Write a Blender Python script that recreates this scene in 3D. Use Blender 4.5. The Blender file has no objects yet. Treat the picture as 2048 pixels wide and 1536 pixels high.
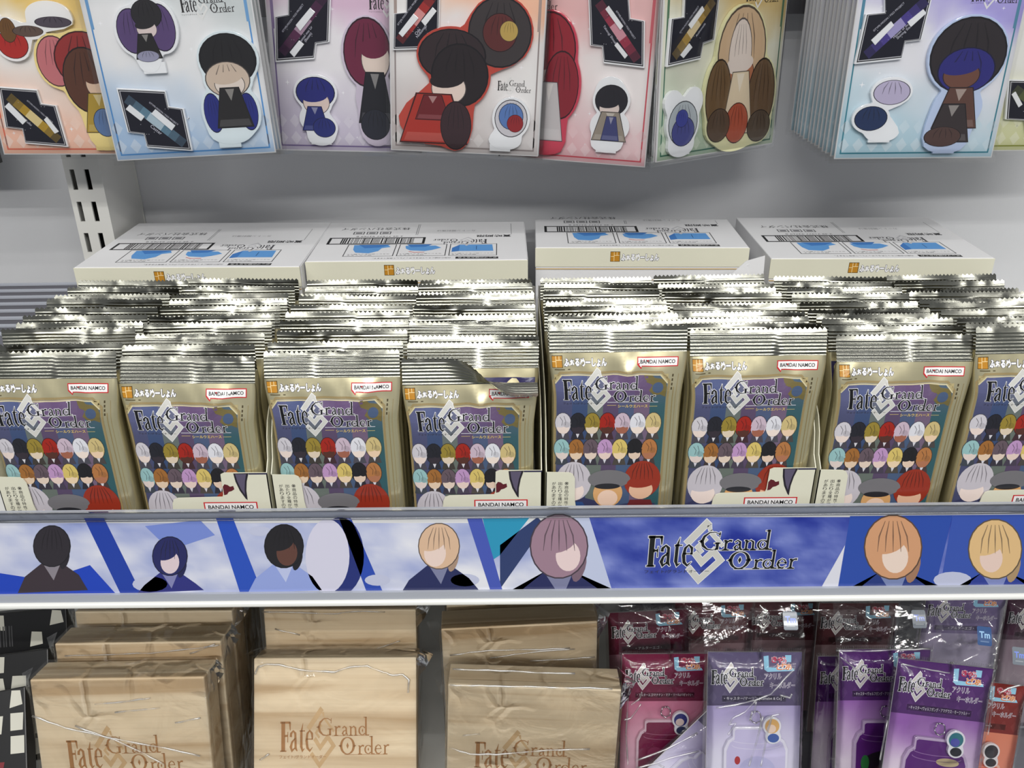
import bpy, bmesh, math, random
from mathutils import Vector, Matrix, noise
from mathutils.geometry import tessellate_polygon
SC = bpy.context.scene
COL = SC.collection
Z0 = 1.45                      # camera height above the shop floor; positions below are metres relative to the lens
# ------------------------------------------------------------------ camera
FPX = 1719.5
PITCH, YAW, ROLL = .4514, .0054, -.006
FW = Vector((math.sin(YAW) * math.cos(PITCH), math.cos(YAW) * math.cos(PITCH), -math.sin(PITCH)))
_rt = Vector((math.cos(YAW), -math.sin(YAW), 0)); _up = _rt.cross(FW)
RT = _rt * math.cos(ROLL) + _up * math.sin(ROLL); UPV = _up * math.cos(ROLL) - _rt * math.sin(ROLL)
cd = bpy.data.cameras.new('camera'); cam = bpy.data.objects.new('camera', cd); COL.objects.link(cam)
cd.sensor_width = 36; cd.lens = FPX / 2048 * 36; cd.clip_start = .01
cam.matrix_world = Matrix(((RT.x, UPV.x, -FW.x, 0), (RT.y, UPV.y, -FW.y, 0), (RT.z, UPV.z, -FW.z, Z0), (0, 0, 0, 1)))
SC.camera = cam
# ------------------------------------------------------------------ light: even shop ambience + ceiling tubes over the aisle
w = bpy.data.worlds.new('shop'); SC.world = w; w.use_nodes = True
w.node_tree.nodes['Background'].inputs[0].default_value = (.93, .96, 1, 1)
w.node_tree.nodes['Background'].inputs[1].default_value = .20
def area(name, loc, sx, sy, power, aim, col=(1, .985, .95)):
    l = bpy.data.lights.new(name, 'AREA'); l.shape = 'RECTANGLE'; l.size = sx; l.size_y = sy; l.energy = power; l.color = col
    o = bpy.data.objects.new(name, l); COL.objects.link(o); o.location = (loc[0], loc[1], loc[2] + Z0)
    o.rotation_euler = (Vector(aim) - Vector(loc)).to_track_quat('-Z', 'Y').to_euler(); return o
area('soft_fill_light', (0, -.75, 1.5), 3.2, 1.7, 6, (0, .1, 0))  # broad soft overhead fill, added; not a ceiling fixture
area('ceiling_tube_light', (.1, -.25, 1.35), 2.4, .022, 8, (.1, .15, 0))
area('ceiling_tube_light', (-.2, -1.1, 1.4), 2.6, .022, 15, (-.2, .2, 0))
area('ceiling_tube_light', (.3, -1.85, 1.4), 2.8, .022, 28, (.1, .3, -.3))
SC.view_settings.view_transform = 'Standard'; SC.view_settings.look = 'None'
SC.view_settings.exposure = 0.35; SC.view_settings.gamma = 1; SC.view_settings.use_curve_mapping = False
# ------------------------------------------------------------------ pixel helpers (a pixel gives a direction, the plane gives the distance)
def ray(u, v): return FW + RT * ((u - 1024) / FPX) - UPV * ((v - 768) / FPX)
def at_y(u, v, y): d = ray(u, v); return d * (y / d.y)
def at_z(u, v, z): d = ray(u, v); return d * (z / d.z)
def lin(c):
    f = lambda x: (x / 12.92 if x <= .04045 else ((x + .055) / 1.055) ** 2.4)
    return tuple(f(k / 255) for k in c[:3]) + (1.0,)
def mix(a, b, t): return tuple(a[i] + (b[i] - a[i]) * t for i in range(3))
# ------------------------------------------------------------------ materials
MATS = {}
def nt(name):
    m = bpy.data.materials.new(name); m.use_nodes = True; n = m.node_tree
    return m, n, n.nodes['Principled BSDF'], n.nodes, n.links
def mat(name, col, rough=.5, metal=0, nscale=0, ncol=.0, bump=0, bscale=200, coat=0, spec=.5, trans=0):
    if name in MATS: return MATS[name]
    m, n, b, N, L = nt(name)
    c = lin(col); b.inputs['Base Color'].default_value = c; b.inputs['Roughness'].default_value = rough; b.inputs['Metallic'].default_value = metal
    b.inputs['Coat Weight'].default_value = coat; b.inputs['Coat Roughness'].default_value = .08; b.inputs['Specular IOR Level'].default_value = spec
    tc = N.new('ShaderNodeTexCoord')
    if ncol:
        t = N.new('ShaderNodeTexNoise'); t.inputs['Scale'].default_value = nscale; L.new(tc.outputs['Object'], t.inputs['Vector'])
        r = N.new('ShaderNodeMapRange'); r.inputs[3].default_value = 1 - ncol; r.inputs[4].default_value = 1 + ncol; L.new(t.outputs[0], r.inputs[0])
        v = N.new('ShaderNodeVectorMath'); v.operation = 'SCALE'; v.inputs[0].default_value = c[:3]; L.new(r.outputs[0], v.inputs['Scale']); L.new(v.outputs[0], b.inputs['Base Color'])
    if bump:
        t = N.new('ShaderNodeTexNoise'); t.inputs['Scale'].default_value = bscale; t.inputs['Detail'].default_value = 3; L.new(tc.outputs['Object'], t.inputs['Vector'])
        p = N.new('ShaderNodeBump'); p.inputs['Strength'].default_value = bump; p.inputs['Distance'].default_value = .001; L.new(t.outputs[0], p.inputs['Height']); L.new(p.outputs[0], b.inputs['Normal'])
    MATS[name] = m; return m
def print_mat(name, rough, metal=0, coat=0, bump=0, bscale=60):
    m, n, b, N, L = nt(name)
    a = N.new('ShaderNodeAttribute'); a.attribute_name = 'Col'; L.new(a.outputs['Color'], b.inputs['Base Color'])
    t = N.new('ShaderNodeTexNoise'); t.inputs['Scale'].default_value = bscale; tc = N.new('ShaderNodeTexCoord'); L.new(tc.outputs['Object'], t.inputs['Vector'])
    if bump:
        p = N.new('ShaderNodeBump'); p.inputs['Strength'].default_value = bump; p.inputs['Distance'].default_value = .001; L.new(t.outputs[0], p.inputs['Height']); L.new(p.outputs[0], b.inputs['Normal'])
    r = N.new('ShaderNodeMapRange'); r.inputs[3].default_value = rough * .9; r.inputs[4].default_value = rough * 1.1; L.new(t.outputs[0], r.inputs[0]); L.new(r.outputs[0], b.inputs['Roughness'])
    b.inputs['Metallic'].default_value = metal; b.inputs['Coat Weight'].default_value = coat; b.inputs['Coat Roughness'].default_value = .12
    MATS[name] = m; return m
def film_mat(name, refl=.9, rough=.06, bump=.25, bscale=55, tint=(.93, .93, .93), crease=0):
    m = bpy.data.materials.new(name); m.use_nodes = True; n = m.node_tree; N = n.nodes; L = n.links; N.clear()
    o = N.new('ShaderNodeOutputMaterial'); x = N.new('ShaderNodeMixShader'); t = N.new('ShaderNodeBsdfTransparent'); g = N.new('ShaderNodeBsdfGlossy'); f = N.new('ShaderNodeFresnel')
    t.inputs[0].default_value = tint + (1,); g.inputs['Color'].default_value = (1, 1, 1, 1); g.inputs['Roughness'].default_value = rough; f.inputs['IOR'].default_value = 1.5
    tc = N.new('ShaderNodeTexCoord'); q = N.new('ShaderNodeTexNoise'); q.inputs['Scale'].default_value = bscale; q.inputs['Detail'].default_value = 4; q.inputs['Distortion'].default_value = 1.2
    p = N.new('ShaderNodeBump'); p.inputs['Strength'].default_value = bump; p.inputs['Distance'].default_value = .002
    L.new(tc.outputs['Object'], q.inputs['Vector']); L.new(q.outputs[0], p.inputs['Height']); L.new(p.outputs[0], g.inputs['Normal']); L.new(p.outputs[0], f.inputs['Normal'])
    if crease:                                     # sharp fold lines of crinkled film, only here and there
        wq = N.new('ShaderNodeVectorMath'); wn = N.new('ShaderNodeTexNoise'); wn.inputs['Scale'].default_value = 30; L.new(tc.outputs['Object'], wn.inputs['Vector']); wq.operation = 'MULTIPLY_ADD'; wq.inputs[1].default_value = (.02, .02, .02); L.new(wn.outputs['Color'], wq.inputs[0]); L.new(tc.outputs['Object'], wq.inputs[2])
        vo = N.new('ShaderNodeTexVoronoi'); vo.feature = 'DISTANCE_TO_EDGE'; vo.inputs['Scale'].default_value = crease; L.new(wq.outputs[0], vo.inputs['Vector'])
        mr = N.new('ShaderNodeMapRange'); mr.inputs[1].default_value = 0; mr.inputs[2].default_value = .13; mr.inputs[3].default_value = 1; mr.inputs[4].default_value = 0; L.new(vo.outputs['Distance'], mr.inputs[0])
        mk = N.new('ShaderNodeTexNoise'); mk.inputs['Scale'].default_value = 16; L.new(tc.outputs['Object'], mk.inputs['Vector']); m2 = N.new('ShaderNodeMapRange'); m2.inputs[1].default_value = .52; m2.inputs[2].default_value = .70; L.new(mk.outputs[0], m2.inputs[0])
        mm = N.new('ShaderNodeMath'); mm.operation = 'MULTIPLY'; L.new(mr.outputs[0], mm.inputs[0]); L.new(m2.outputs[0], mm.inputs[1]); p2 = N.new('ShaderNodeBump'); p2.inputs['Strength'].default_value = 1; p2.inputs['Distance'].default_value = .0018
        L.new(mm.outputs[0], p2.inputs['Height']); L.new(p.outputs[0], p2.inputs['Normal']); L.new(p2.outputs[0], g.inputs['Normal']); L.new(p2.outputs[0], f.inputs['Normal'])
    s = N.new('ShaderNodeMath'); s.operation = 'MULTIPLY'; s.inputs[1].default_value = refl; L.new(f.outputs[0], s.inputs[0])
    L.new(s.outputs[0], x.inputs[0]); L.new(t.outputs[0], x.inputs[1]); L.new(g.outputs[0], x.inputs[2]); L.new(x.outputs[0], o.inputs[0])
    MATS[name] = m; return m
def wood_mat(name, base, dark):
    m, n, b, N, L = nt(name)
    tc = N.new('ShaderNodeTexCoord'); mp = N.new('ShaderNodeMapping'); mp.inputs['Scale'].default_value = (2.5, 60, 60); L.new(tc.outputs['Object'], mp.inputs[0])
    oi = N.new('ShaderNodeObjectInfo'); ad = N.new('ShaderNodeVectorMath'); L.new(mp.outputs[0], ad.inputs[0]); sc = N.new('ShaderNodeVectorMath'); sc.operation = 'SCALE'; sc.inputs[0].default_value = (30, 30, 30); L.new(oi.outputs['Random'], sc.inputs['Scale']); L.new(sc.outputs[0], ad.inputs[1])
    t = N.new('ShaderNodeTexNoise'); t.inputs['Scale'].default_value = 1; t.inputs['Detail'].default_value = 5; t.inputs['Distortion'].default_value = .6; L.new(ad.outputs[0], t.inputs['Vector'])
    mp2 = N.new('ShaderNodeMapping'); mp2.inputs['Scale'].default_value = (5, 420, 420); L.new(tc.outputs['Object'], mp2.inputs[0]); t2 = N.new('ShaderNodeTexNoise'); t2.inputs['Scale'].default_value = 1; L.new(mp2.outputs[0], t2.inputs['Vector'])
    r = N.new('ShaderNodeValToRGB'); e = r.color_ramp.elements; e[0].position = .34; e[0].color = lin(dark); e[1].position = .58; e[1].color = lin(base); k = e.new(.46); k.color = lin(mix(dark, base, .75)); L.new(t.outputs[0], r.inputs[0])
    x = N.new('ShaderNodeMix'); x.data_type = 'RGBA'; x.inputs[7].default_value = lin(dark); L.new(r.outputs[0], x.inputs[6])
    q = N.new('ShaderNodeMapRange'); q.inputs[1].default_value = .5; q.inputs[2].default_value = .8; q.inputs[4].default_value = .35; L.new(t2.outputs[0], q.inputs[0]); L.new(q.outputs[0], x.inputs[0])
    L.new(x.outputs[2], b.inputs['Base Color']); b.inputs['Roughness'].default_value = .55; MATS[name] = m; return m
mat('foil_silver', (146, 146, 137), .25, 1, bump=.07, bscale=160)
mat('foil_gold', (220, 211, 174), .28, .75, bump=.12, bscale=70)
mat('foil_navy', (40, 36, 92), .28, .6, bump=.2, bscale=70)
print_mat('print_foil', .36, 0, .2, .10, 60)
print_mat('print_paper', .55)
print_mat('print_card', .42, 0, .15)
print_mat('print_gloss', .22, 0, .5)
mat('carton_white', (226, 226, 228), .5, ncol=.02, nscale=30, bump=.05, bscale=400)
mat('carton_cream', (222, 220, 200), .5, ncol=.02, nscale=30, bump=.05, bscale=400)
mat('card_grey', (150, 148, 142), .8, ncol=.12, nscale=160, bump=.4, bscale=500)
mat('wall_paint', (206, 207, 210), .45, ncol=.03, nscale=12, bump=.06, bscale=900)
mat('post_paint', (222, 221, 216), .38, ncol=.02, nscale=25)
mat('slot_shade', (10, 10, 11), .8, bump=.05)
mat('shelf_white', (236, 236, 232), .35, ncol=.02, nscale=14)
mat('rail_grey', (170, 174, 184), .28, ncol=.03, nscale=18)
mat('bar_dark', (62, 62, 66), .4, ncol=.05, nscale=60)
mat('acrylic_white', (236, 238, 242), .08, coat=.6, ncol=.02, nscale=40)
mat('acrylic_dark', (24, 24, 40), .1, coat=.6, ncol=.05, nscale=40)
mat('steel', (190, 190, 192), .18, 1, ncol=.03, nscale=50)
mat('sheet_grey', (112, 112, 120), .35, ncol=.08, nscale=30)
mat('black_plastic', (22, 22, 24), .35, ncol=.1, nscale=40)
mat('divider_grey', (150, 156, 150), .4, ncol=.03, nscale=20)
film_mat('film_bag', 1.2, .05, .35, 38, (.97, .97, .97), crease=36)
film_mat('film_flat', .55, .04, .05, 20, (.98, .98, .98))
film_mat('film_wrap', .9, .06, .6, 30, (.97, .965, .96), crease=34)
def fold_mat(name):                                # rolled film edge: broad soft glint
    m = bpy.data.materials.new(name); m.use_nodes = True; N = m.node_tree.nodes; L = m.node_tree.links; N.clear()
    o = N.new('ShaderNodeOutputMaterial'); x = N.new('ShaderNodeMixShader'); t = N.new('ShaderNodeBsdfTransparent'); g = N.new('ShaderNodeBsdfGlossy'); g.inputs['Roughness'].default_value = .38
    q = N.new('ShaderNodeTexNoise'); q.inputs['Scale'].default_value = 70; tc = N.new('ShaderNodeTexCoord'); L.new(tc.outputs['Object'], q.inputs['Vector']); r = N.new('ShaderNodeMapRange'); r.inputs[1].default_value = .35; r.inputs[2].default_value = .65; r.inputs[3].default_value = .08; r.inputs[4].default_value = .55; L.new(q.outputs[0], r.inputs[0])
    L.new(r.outputs[0], x.inputs[0]); L.new(t.outputs[0], x.inputs[1]); L.new(g.outputs[0], x.inputs[2]); L.new(x.outputs[0], o.inputs[0]); MATS[name] = m
fold_mat('film_fold')
film_mat('clear_lip', 1.0, .05, .02, 20, (.86, .87, .90))
wood_mat('paulownia', (226, 211, 184), (192, 168, 134))
# ------------------------------------------------------------------ mesh builder
class MB:
    def __init__(s): s.v = []; s.f = []
    def add(s, vs, fs):
        n = len(s.v); s.v += [tuple(p) for p in vs]; s.f += [tuple(i + n for i in q) for q in fs]; return s
    def box(s, x0, x1, y0, y1, z0, z1):
        return s.add([(x0, y0, z0), (x1, y0, z0), (x1, y1, z0), (x0, y1, z0), (x0, y0, z1), (x1, y0, z1), (x1, y1, z1), (x0, y1, z1)],
                     [(0, 3, 2, 1), (4, 5, 6, 7), (0, 1, 5, 4), (1, 2, 6, 5), (2, 3, 7, 6), (3, 0, 4, 7)])
    def prism(s, pts, y0, y1, place=None):          # polygon in x,z pushed from y0 to y1
        if sum(pts[i][0] * pts[(i + 1) % len(pts)][1] - pts[(i + 1) % len(pts)][0] * pts[i][1] for i in range(len(pts))) < 0: pts = pts[::-1]
        n = len(pts); tr = tessellate_polygon([[Vector((p[0], p[1], 0)) for p in pts]])
        vs = [(p[0], y0, p[1]) for p in pts] + [(p[0], y1, p[1]) for p in pts]
        if place: vs = [place(*p) for p in vs]
        fs = []
        for t in tr:
            a, b, c = t
            if (pts[b][0] - pts[a][0]) * (pts[c][1] - pts[a][1]) - (pts[c][0] - pts[a][0]) * (pts[b][1] - pts[a][1]) < 0: a, c = c, a
            fs += [(a, b, c), (n + c, n + b, n + a)]
        fs += [(i, n + i, n + (i + 1) % n, (i + 1) % n) for i in range(n)]
        return s.add(vs, fs)
    def grid(s, nu, nv, fn):
        vs = [fn(i / nu, j / nv) for j in range(nv + 1) for i in range(nu + 1)]
        return s.add(vs, [(j * (nu + 1) + i, j * (nu + 1) + i + 1, (j + 1) * (nu + 1) + i + 1, (j + 1) * (nu + 1) + i) for j in range(nv) for i in range(nu)])
    def tube(s, pts, r, n=8):
        pts = [Vector(p) for p in pts]; vs = []; fs = []
        for i, p in enumerate(pts):
            d = (pts[min(i + 1, len(pts) - 1)] - pts[max(i - 1, 0)]).normalized(); a = d.orthogonal().normalized() if i == 0 else (a - d * a.dot(d)).normalized(); b = d.cross(a)
            vs += [p + (a * math.cos(k * math.tau / n) + b * math.sin(k * math.tau / n)) * r for k in range(n)]
        for i in range(len(pts) - 1): fs += [(i * n + k, i * n + (k + 1) % n, (i + 1) * n + (k + 1) % n, (i + 1) * n + k) for k in range(n)]
        fs += [tuple(range(n))[::-1], tuple((len(pts) - 1) * n + k for k in range(n))]
        return s.add(vs, fs)
    def mesh(s, name, m, smooth=False):
        me = bpy.data.meshes.new(name); me.from_pydata(s.v, [], s.f); me.materials.append(MATS[m] if isinstance(m, str) else m)
        if smooth: me.polygons.foreach_set('use_smooth', [True] * len(me.polygons))
        me.update(); return me
    def obj(s, name, m, parent=None, smooth=False): return link(name, s.mesh(name, m, smooth), parent)
def link(name, me, parent=None, loc=None):
    o = bpy.data.objects.new(name, me); COL.objects.link(o)
    if parent is not None: o.parent = parent
    if loc is not None: o.location = loc
    return o
def bevel(o, wd=.0006, seg=2):
    m = o.modifiers.new('edge', 'BEVEL'); m.width = wd; m.segments = seg; m.limit_method = 'ANGLE'; return o
def tag(o, label, cat, group=None):
    o['label'] = label; o['category'] = cat
    if group: o['group'] = group
    return o
def root(name, loc=(0, 0, 0), label=None, cat=None, group=None, M=None):
    o = bpy.data.objects.new(name, None); COL.objects.link(o); o.empty_display_size = .02
    if M is not None: o.matrix_world = Matrix.Translation((0, 0, Z0)) @ M
    else: o.location = (loc[0], loc[1], loc[2] + Z0)
    if label: tag(o, label, cat, group)
    return o
def struct(name, mb, m, bev=0):                    # setting piece: mesh given in lens-relative metres
    o = mb.obj(name, m); o.location.z = Z0; o['kind'] = 'structure'
    if bev: bevel(o, bev)
    return o
def frame(o, ex, ez):                               # matrix: x along ex, z as near ez as possible
    ex = ex.normalized(); ez = (ez - ex * ez.dot(ex)).normalized(); ey = ez.cross(ex)
    return Matrix(((ex.x, ey.x, ez.x, o.x), (ex.y, ey.y, ez.y, o.y), (ex.z, ey.z, ez.z, o.z), (0, 0, 0, 1)))
# ------------------------------------------------------------------ flat print: coloured polygons in layers
_TX = {}
def text_tris(s, bold):
    if (s, bold) in _TX: return _TX[s, bold]
    c = bpy.data.curves.new('t', 'FONT'); c.body = s; c.size = 1; c.offset = bold; c.resolution_u = 3
    o = bpy.data.objects.new('t', c); COL.objects.link(o); bpy.context.view_layer.update()
    ev = o.evaluated_get(bpy.context.evaluated_depsgraph_get()); m = ev.to_mesh(); m.calc_loop_triangles()
    vs = [(v.co.x, v.co.y) for v in m.vertices]; ts = [tuple(t.vertices) for t in m.loop_triangles]; ev.to_mesh_clear()
    bpy.data.objects.remove(o); bpy.data.curves.remove(c)
    x0 = min(v[0] for v in vs); x1 = max(v[0] for v in vs); y0 = min(v[1] for v in vs); y1 = max(v[1] for v in vs)
    vs = [((x - x0) / (x1 - x0), (y - y0) / (y1 - y0)) for x, y in vs]
    _TX[s, bold] = (vs, ts, (x1 - x0) / (y1 - y0)); return _TX[s, bold]
def ell(cx, cy, rx, ry, n=22, rot=0, a0=0, a1=math.tau):
    full = abs(a1 - a0 - math.tau) < 1e-6; k = n if full else n + 1; out = []
    for i in range(k):
        a = a0 + (a1 - a0) * i / n; x, y = rx * math.cos(a), ry * math.sin(a)
        out.append((cx + x * math.cos(rot) - y * math.sin(rot), cy + x * math.sin(rot) + y * math.cos(rot)))
    return out
class Art:
    def __init__(s): s.v = []; s.f = []; s.c = []; s.clip = None; s.tf = None
    def raw(s, vs, fs, col, L):
        if s.tf: vs = [s.tf(x, y) for x, y in vs]
        n = len(s.v); s.v += [(x, y, L) for x, y in vs]; s.f += [tuple(i + n for i in q) for q in fs]
        s.c += ([lin(col)] * len(vs) if not callable(col) else [lin(col(x, y)) for x, y in vs])
    def poly(s, pts, col, L):
        s.raw(pts, tessellate_polygon([[Vector((p[0], p[1], 0)) for p in pts]]), col, L)
    def rect(s, x0, y0, x1, y1, col, L): s.raw([(x0, y0), (x1, y0), (x1, y1), (x0, y1)], [(0, 1, 2, 3)], col, L)
    def grad(s, x0, y0, x1, y1, fn, L, nx=8, ny=12):
        vs = [(x0 + (x1 - x0) * i / nx, y0 + (y1 - y0) * j / ny) for j in range(ny + 1) for i in range(nx + 1)]
        s.raw(vs, [(j * (nx + 1) + i, j * (nx + 1) + i + 1, (j + 1) * (nx + 1) + i + 1, (j + 1) * (nx + 1) + i) for j in range(ny) for i in range(nx)], fn, L)
    def border(s, x0, y0, x1, y1, t, col, L):
        s.rect(x0, y0, x1, y0 + t, col, L); s.rect(x0, y1 - t, x1, y1, col, L); s.rect(x0, y0 + t, x0 + t, y1 - t, col, L); s.rect(x1 - t, y0 + t, x1, y1 - t, col, L)
    def stroke(s, pts, ws, col, L, grow=0, closed=False):
        if not isinstance(ws, (list, tuple)): ws = [ws] * len(pts)
        n = len(pts); a = []; b = []
        for i in range(n):
            p = pts[i]; q0 = pts[(i - 1) % n] if closed or i > 0 else p; q1 = pts[(i + 1) % n] if closed or i < n - 1 else p
            d0 = Vector((p[0] - q0[0], p[1] - q0[1])); d1 = Vector((q1[0] - p[0], q1[1] - p[1]))
            if d0.length < 1e-12: d0 = d1
            if d1.length < 1e-12: d1 = d0
            d0.normalize(); d1.normalize(); t = d0 + d1
            if t.length < 1e-6: t = d0
            t.normalize(); nn = Vector((-t.y, t.x)); k = 1 / max(.45, t.dot(d1)); h = (ws[i] / 2 + grow) * k
            e = Vector((0, 0))
            if not closed and grow: e = -d1 * grow if i == 0 else (d0 * grow if i == n - 1 else e)
            a.append((p[0] + e.x + nn.x * h, p[1] + e.y + nn.y * h)); b.append((p[0] + e.x - nn.x * h, p[1] + e.y - nn.y * h))
        m = n if closed else n - 1
        s.raw(a + b, [(i, (i + 1) % n, n + (i + 1) % n, n + i) for i in range(m)], col, L)
    def text(s, t, x, y, h=None, w=None, col=(0, 0, 0), L=1, bold=.0, rot=0, squash=1, cx=False):
        vs, ts, asp = text_tris(t, bold)
        if h is None: h = w / asp
        if w is None: w = h * asp * squash
        c, sn = math.cos(rot), math.sin(rot); o = -.5 if cx else 0
        s.raw([(x + (px + o) * w * c - py * h * sn, y + (px + o) * w * sn + py * h * c) for px, py in vs], ts, col, L)
    def vtext(s, t, x, y, h, col, L, bold=0):     # vertical setting, one glyph below the other
        for i, ch in enumerate(t): s.text(ch, x, y - (i + 1) * h * 1.12, h=h * .95, w=h * .95, col=col, L=L, bold=bold)
    def build(s, name, m, parent, mp, xs=(), ys=(), eps=2.5e-5):
        bm = bmesh.new(); cl = bm.loops.layers.float_color.new('Col')
        bv = [bm.verts.new(p) for p in s.v]
        for q in s.f:
            if len(set(q)) < 3: continue
            try: f = bm.faces.new([bv[i] for i in q])
            except ValueError: continue
            for l, i in zip(f.loops, q): l[cl] = s.c[i]
        for x in xs: bmesh.ops.bisect_plane(bm, geom=bm.verts[:] + bm.edges[:] + bm.faces[:], plane_co=(x, 0, 0), plane_no=(1, 0, 0), dist=1e-7)
        for y in ys: bmesh.ops.bisect_plane(bm, geom=bm.verts[:] + bm.edges[:] + bm.faces[:], plane_co=(0, y, 0), plane_no=(0, 1, 0), dist=1e-7)
        for v in bm.verts: v.co = Vector(mp(v.co.x, v.co.y, v.co.z * eps))
        me = bpy.data.meshes.new(name); bm.to_mesh(me); bm.free(); me.materials.append(MATS[m])
        return link(name, me, parent)
def front(x, y, h): return (x, -h, y)             # art plane = local x,z, facing -y
# ------------------------------------------------------------------ the serif wordmark with its lattice emblem, drawn as pen strokes
def arc(cx, cy, rx, ry, a0, a1, w0, w1, n=16):    # thick on the flanks, thin at top and bottom
    p = []; q = []
    for i in range(n + 1):
        a = math.radians(a0 + (a1 - a0) * i / n); p.append((cx + rx * math.cos(a), cy + ry * math.sin(a))); q.append(w0 + (w1 - w0) * abs(math.cos(a)) ** 1.5)
    return p, q
SERIF = [([(109, 242), (108, 600)], [60, 62]), ([(62, 250), (222, 250)], [24, 26]), ([(216, 245), (222, 345)], [34, 10]), ([(130, 412), (178, 410)], [26, 24]), ([(184, 362), (182, 490)], [10, 12]), ([(58, 596), (160, 596)], 14),
         ([(232, 425), (236, 385), (272, 352), (304, 382), (308, 470), (310, 560), (336, 598)], [38, 32, 18, 34, 36, 36, 10]), ([(302, 440), (252, 488), (232, 545), (252, 592), (302, 556)], [12, 28, 40, 26, 12]),
         ([(430, 258), (410, 335), (403, 365), (402, 540), (422, 592), (456, 565)], [4, 26, 38, 40, 24, 6]), ([(374, 352), (462, 352)], 14),
         ([(482, 452), (586, 452)], 12), ([(582, 456), (576, 385), (538, 348), (500, 385), (487, 470), (500, 555), (540, 595), (586, 548)], [18, 32, 16, 30, 40, 36, 22, 5]),
         ([(886, 228), (830, 202), (765, 206), (708, 250), (688, 305), (702, 360), (755, 402), (820, 411), (870, 396)], [10, 9, 14, 28, 36, 32, 16, 9, 8]), ([(868, 328), (868, 408)], 34), ([(828, 330), (908, 330)], 9), ([(888, 198), (884, 262)], 10), ([(645, 308), (690, 308)], [2, 34]),
         ([(965, 300), (965, 408)], 26), ([(934, 409), (1000, 409)], 9), ([(938, 302), (966, 302)], 9), ([(972, 326), (1004, 301), (1036, 306)], [10, 20, 24]),
         ([(1070, 322), (1100, 299), (1130, 320), (1133, 385), (1156, 408)], [16, 12, 22, 24, 8]), ([(1130, 344), (1086, 360), (1071, 385), (1088, 407), (1130, 392)], [8, 16, 22, 13, 8]),
         ([(1205, 300), (1205, 408)], 24), ([(1178, 409), (1236, 409)], 8), ([(1178, 302), (1206, 302)], 8), ([(1212, 322), (1250, 299), (1281, 320), (1285, 408)], [8, 12, 24, 26]), ([(1260, 409), (1316, 409)], 8),
         arc(1392, 352, 52, 52, 40, 320, 8, 24), ([(1450, 186), (1450, 402)], 28), ([(1412, 191), (1460, 189)], 9), ([(1442, 405), (1502, 405)], 9), ([(1395, 328), (1395, 350), (1395, 374)], [1, 24, 1]),
         arc(1150, 535, 102, 100, 0, 360, 9, 38, 30), ([(1003, 535), (1050, 535)], [2, 40]), ([(1292, 535), (1250, 535)], [2, 40]), ([(1152, 496), (1152, 533), (1152, 572)], [1, 40, 1]),
         ([(1350, 535), (1350, 634)], 26), ([(1322, 636), (1388, 636)], 9), ([(1326, 537), (1350, 537)], 9), ([(1360, 556), (1388, 533), (1419, 538)], [10, 18, 22]),
         arc(1488, 582, 52, 50, 40, 320, 8, 24), ([(1545, 421), (1545, 630)], 28), ([(1508, 426), (1555, 424)], 9), ([(1536, 633), (1592, 633)], 9), ([(1490, 558), (1490, 580), (1490, 602)], [1, 24, 1]),
         ([(1604, 574), (1702, 572)], 9), ([(1698, 576), (1682, 538), (1648, 524), (1612, 550), (1603, 590), (1625, 626), (1665, 633), (1706, 604)], [12, 14, 9, 20, 25, 18, 12, 4]),
         ([(1760, 530), (1760, 634)], 26), ([(1732, 636), (1798, 636)], 9), ([(1736, 532), (1760, 532)], 9), ([(1770, 552), (1795, 530), (1826, 530)], [10, 18, 22]), ([(900, 415), (1500, 411)], 5), ([(1100, 643), (1800, 641)], 5)]
EMBLEM = [([(742, 74), (508, 335)], 80), ([(750, 120), (770, 190)], [50, 30]), ([(765, 190), (935, 365)], 44), ([(735, 275), (640, 375), (700, 440)], 44), ([(612, 440), (708, 555), (830, 425), (925, 535), (695, 770), (556, 618)], 68)]
def logo(art, x0, y0, wd, L, mode='full', ink=(12, 12, 16), rim=(240, 240, 244), emb=(206, 205, 200), kana=True, vs=1.33, emblem=True, grow=7, bold=0):
    k = wd / 1860; old = art.tf
    art.tf = (lambda x, y: (x0 + (x - 40) * k, y0 + (820 - y) * k * vs)) if old is None else (lambda x, y: old(x0 + (x - 40) * k, y0 + (820 - y) * k * vs))
    if emblem:
        if mode == 'full':
            for p, q in EMBLEM: art.stroke(p, q, rim, L, grow)
        for p, q in EMBLEM: art.stroke(p, q, emb, L + 1, 0 if mode == 'full' else -6)
    if mode == 'full':
        for p, q in SERIF: art.stroke(p, q, rim, L + 2, grow)
    for p, q in SERIF: art.stroke(p, q, ink, L + 3, bold)
    if kana:
        art.tf = old; art.text('フェイト/グランドオーダー', x0 + 5 * k, y0 + (820 - 685) * k * vs, h=40 * k * vs, w=760 * k, col=ink if mode != 'full' else (60, 58, 70), L=L + 3, bold=.005)
    art.tf = old
def strands(art, x, y, rx, ry, c, L, n=3):           # a few darker locks across a plain hair mass
    for i in range(n):
        k = (i + .5) / n * 2 - 1; art.stroke([(x + k * rx * .35, y + ry * .85), (x + k * rx * .62, y + ry * .35), (x + k * rx * .70, y - ry * .15)], [rx * .02, rx * .05, rx * .015], mix(c, (16, 12, 18), .42), L)
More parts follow.
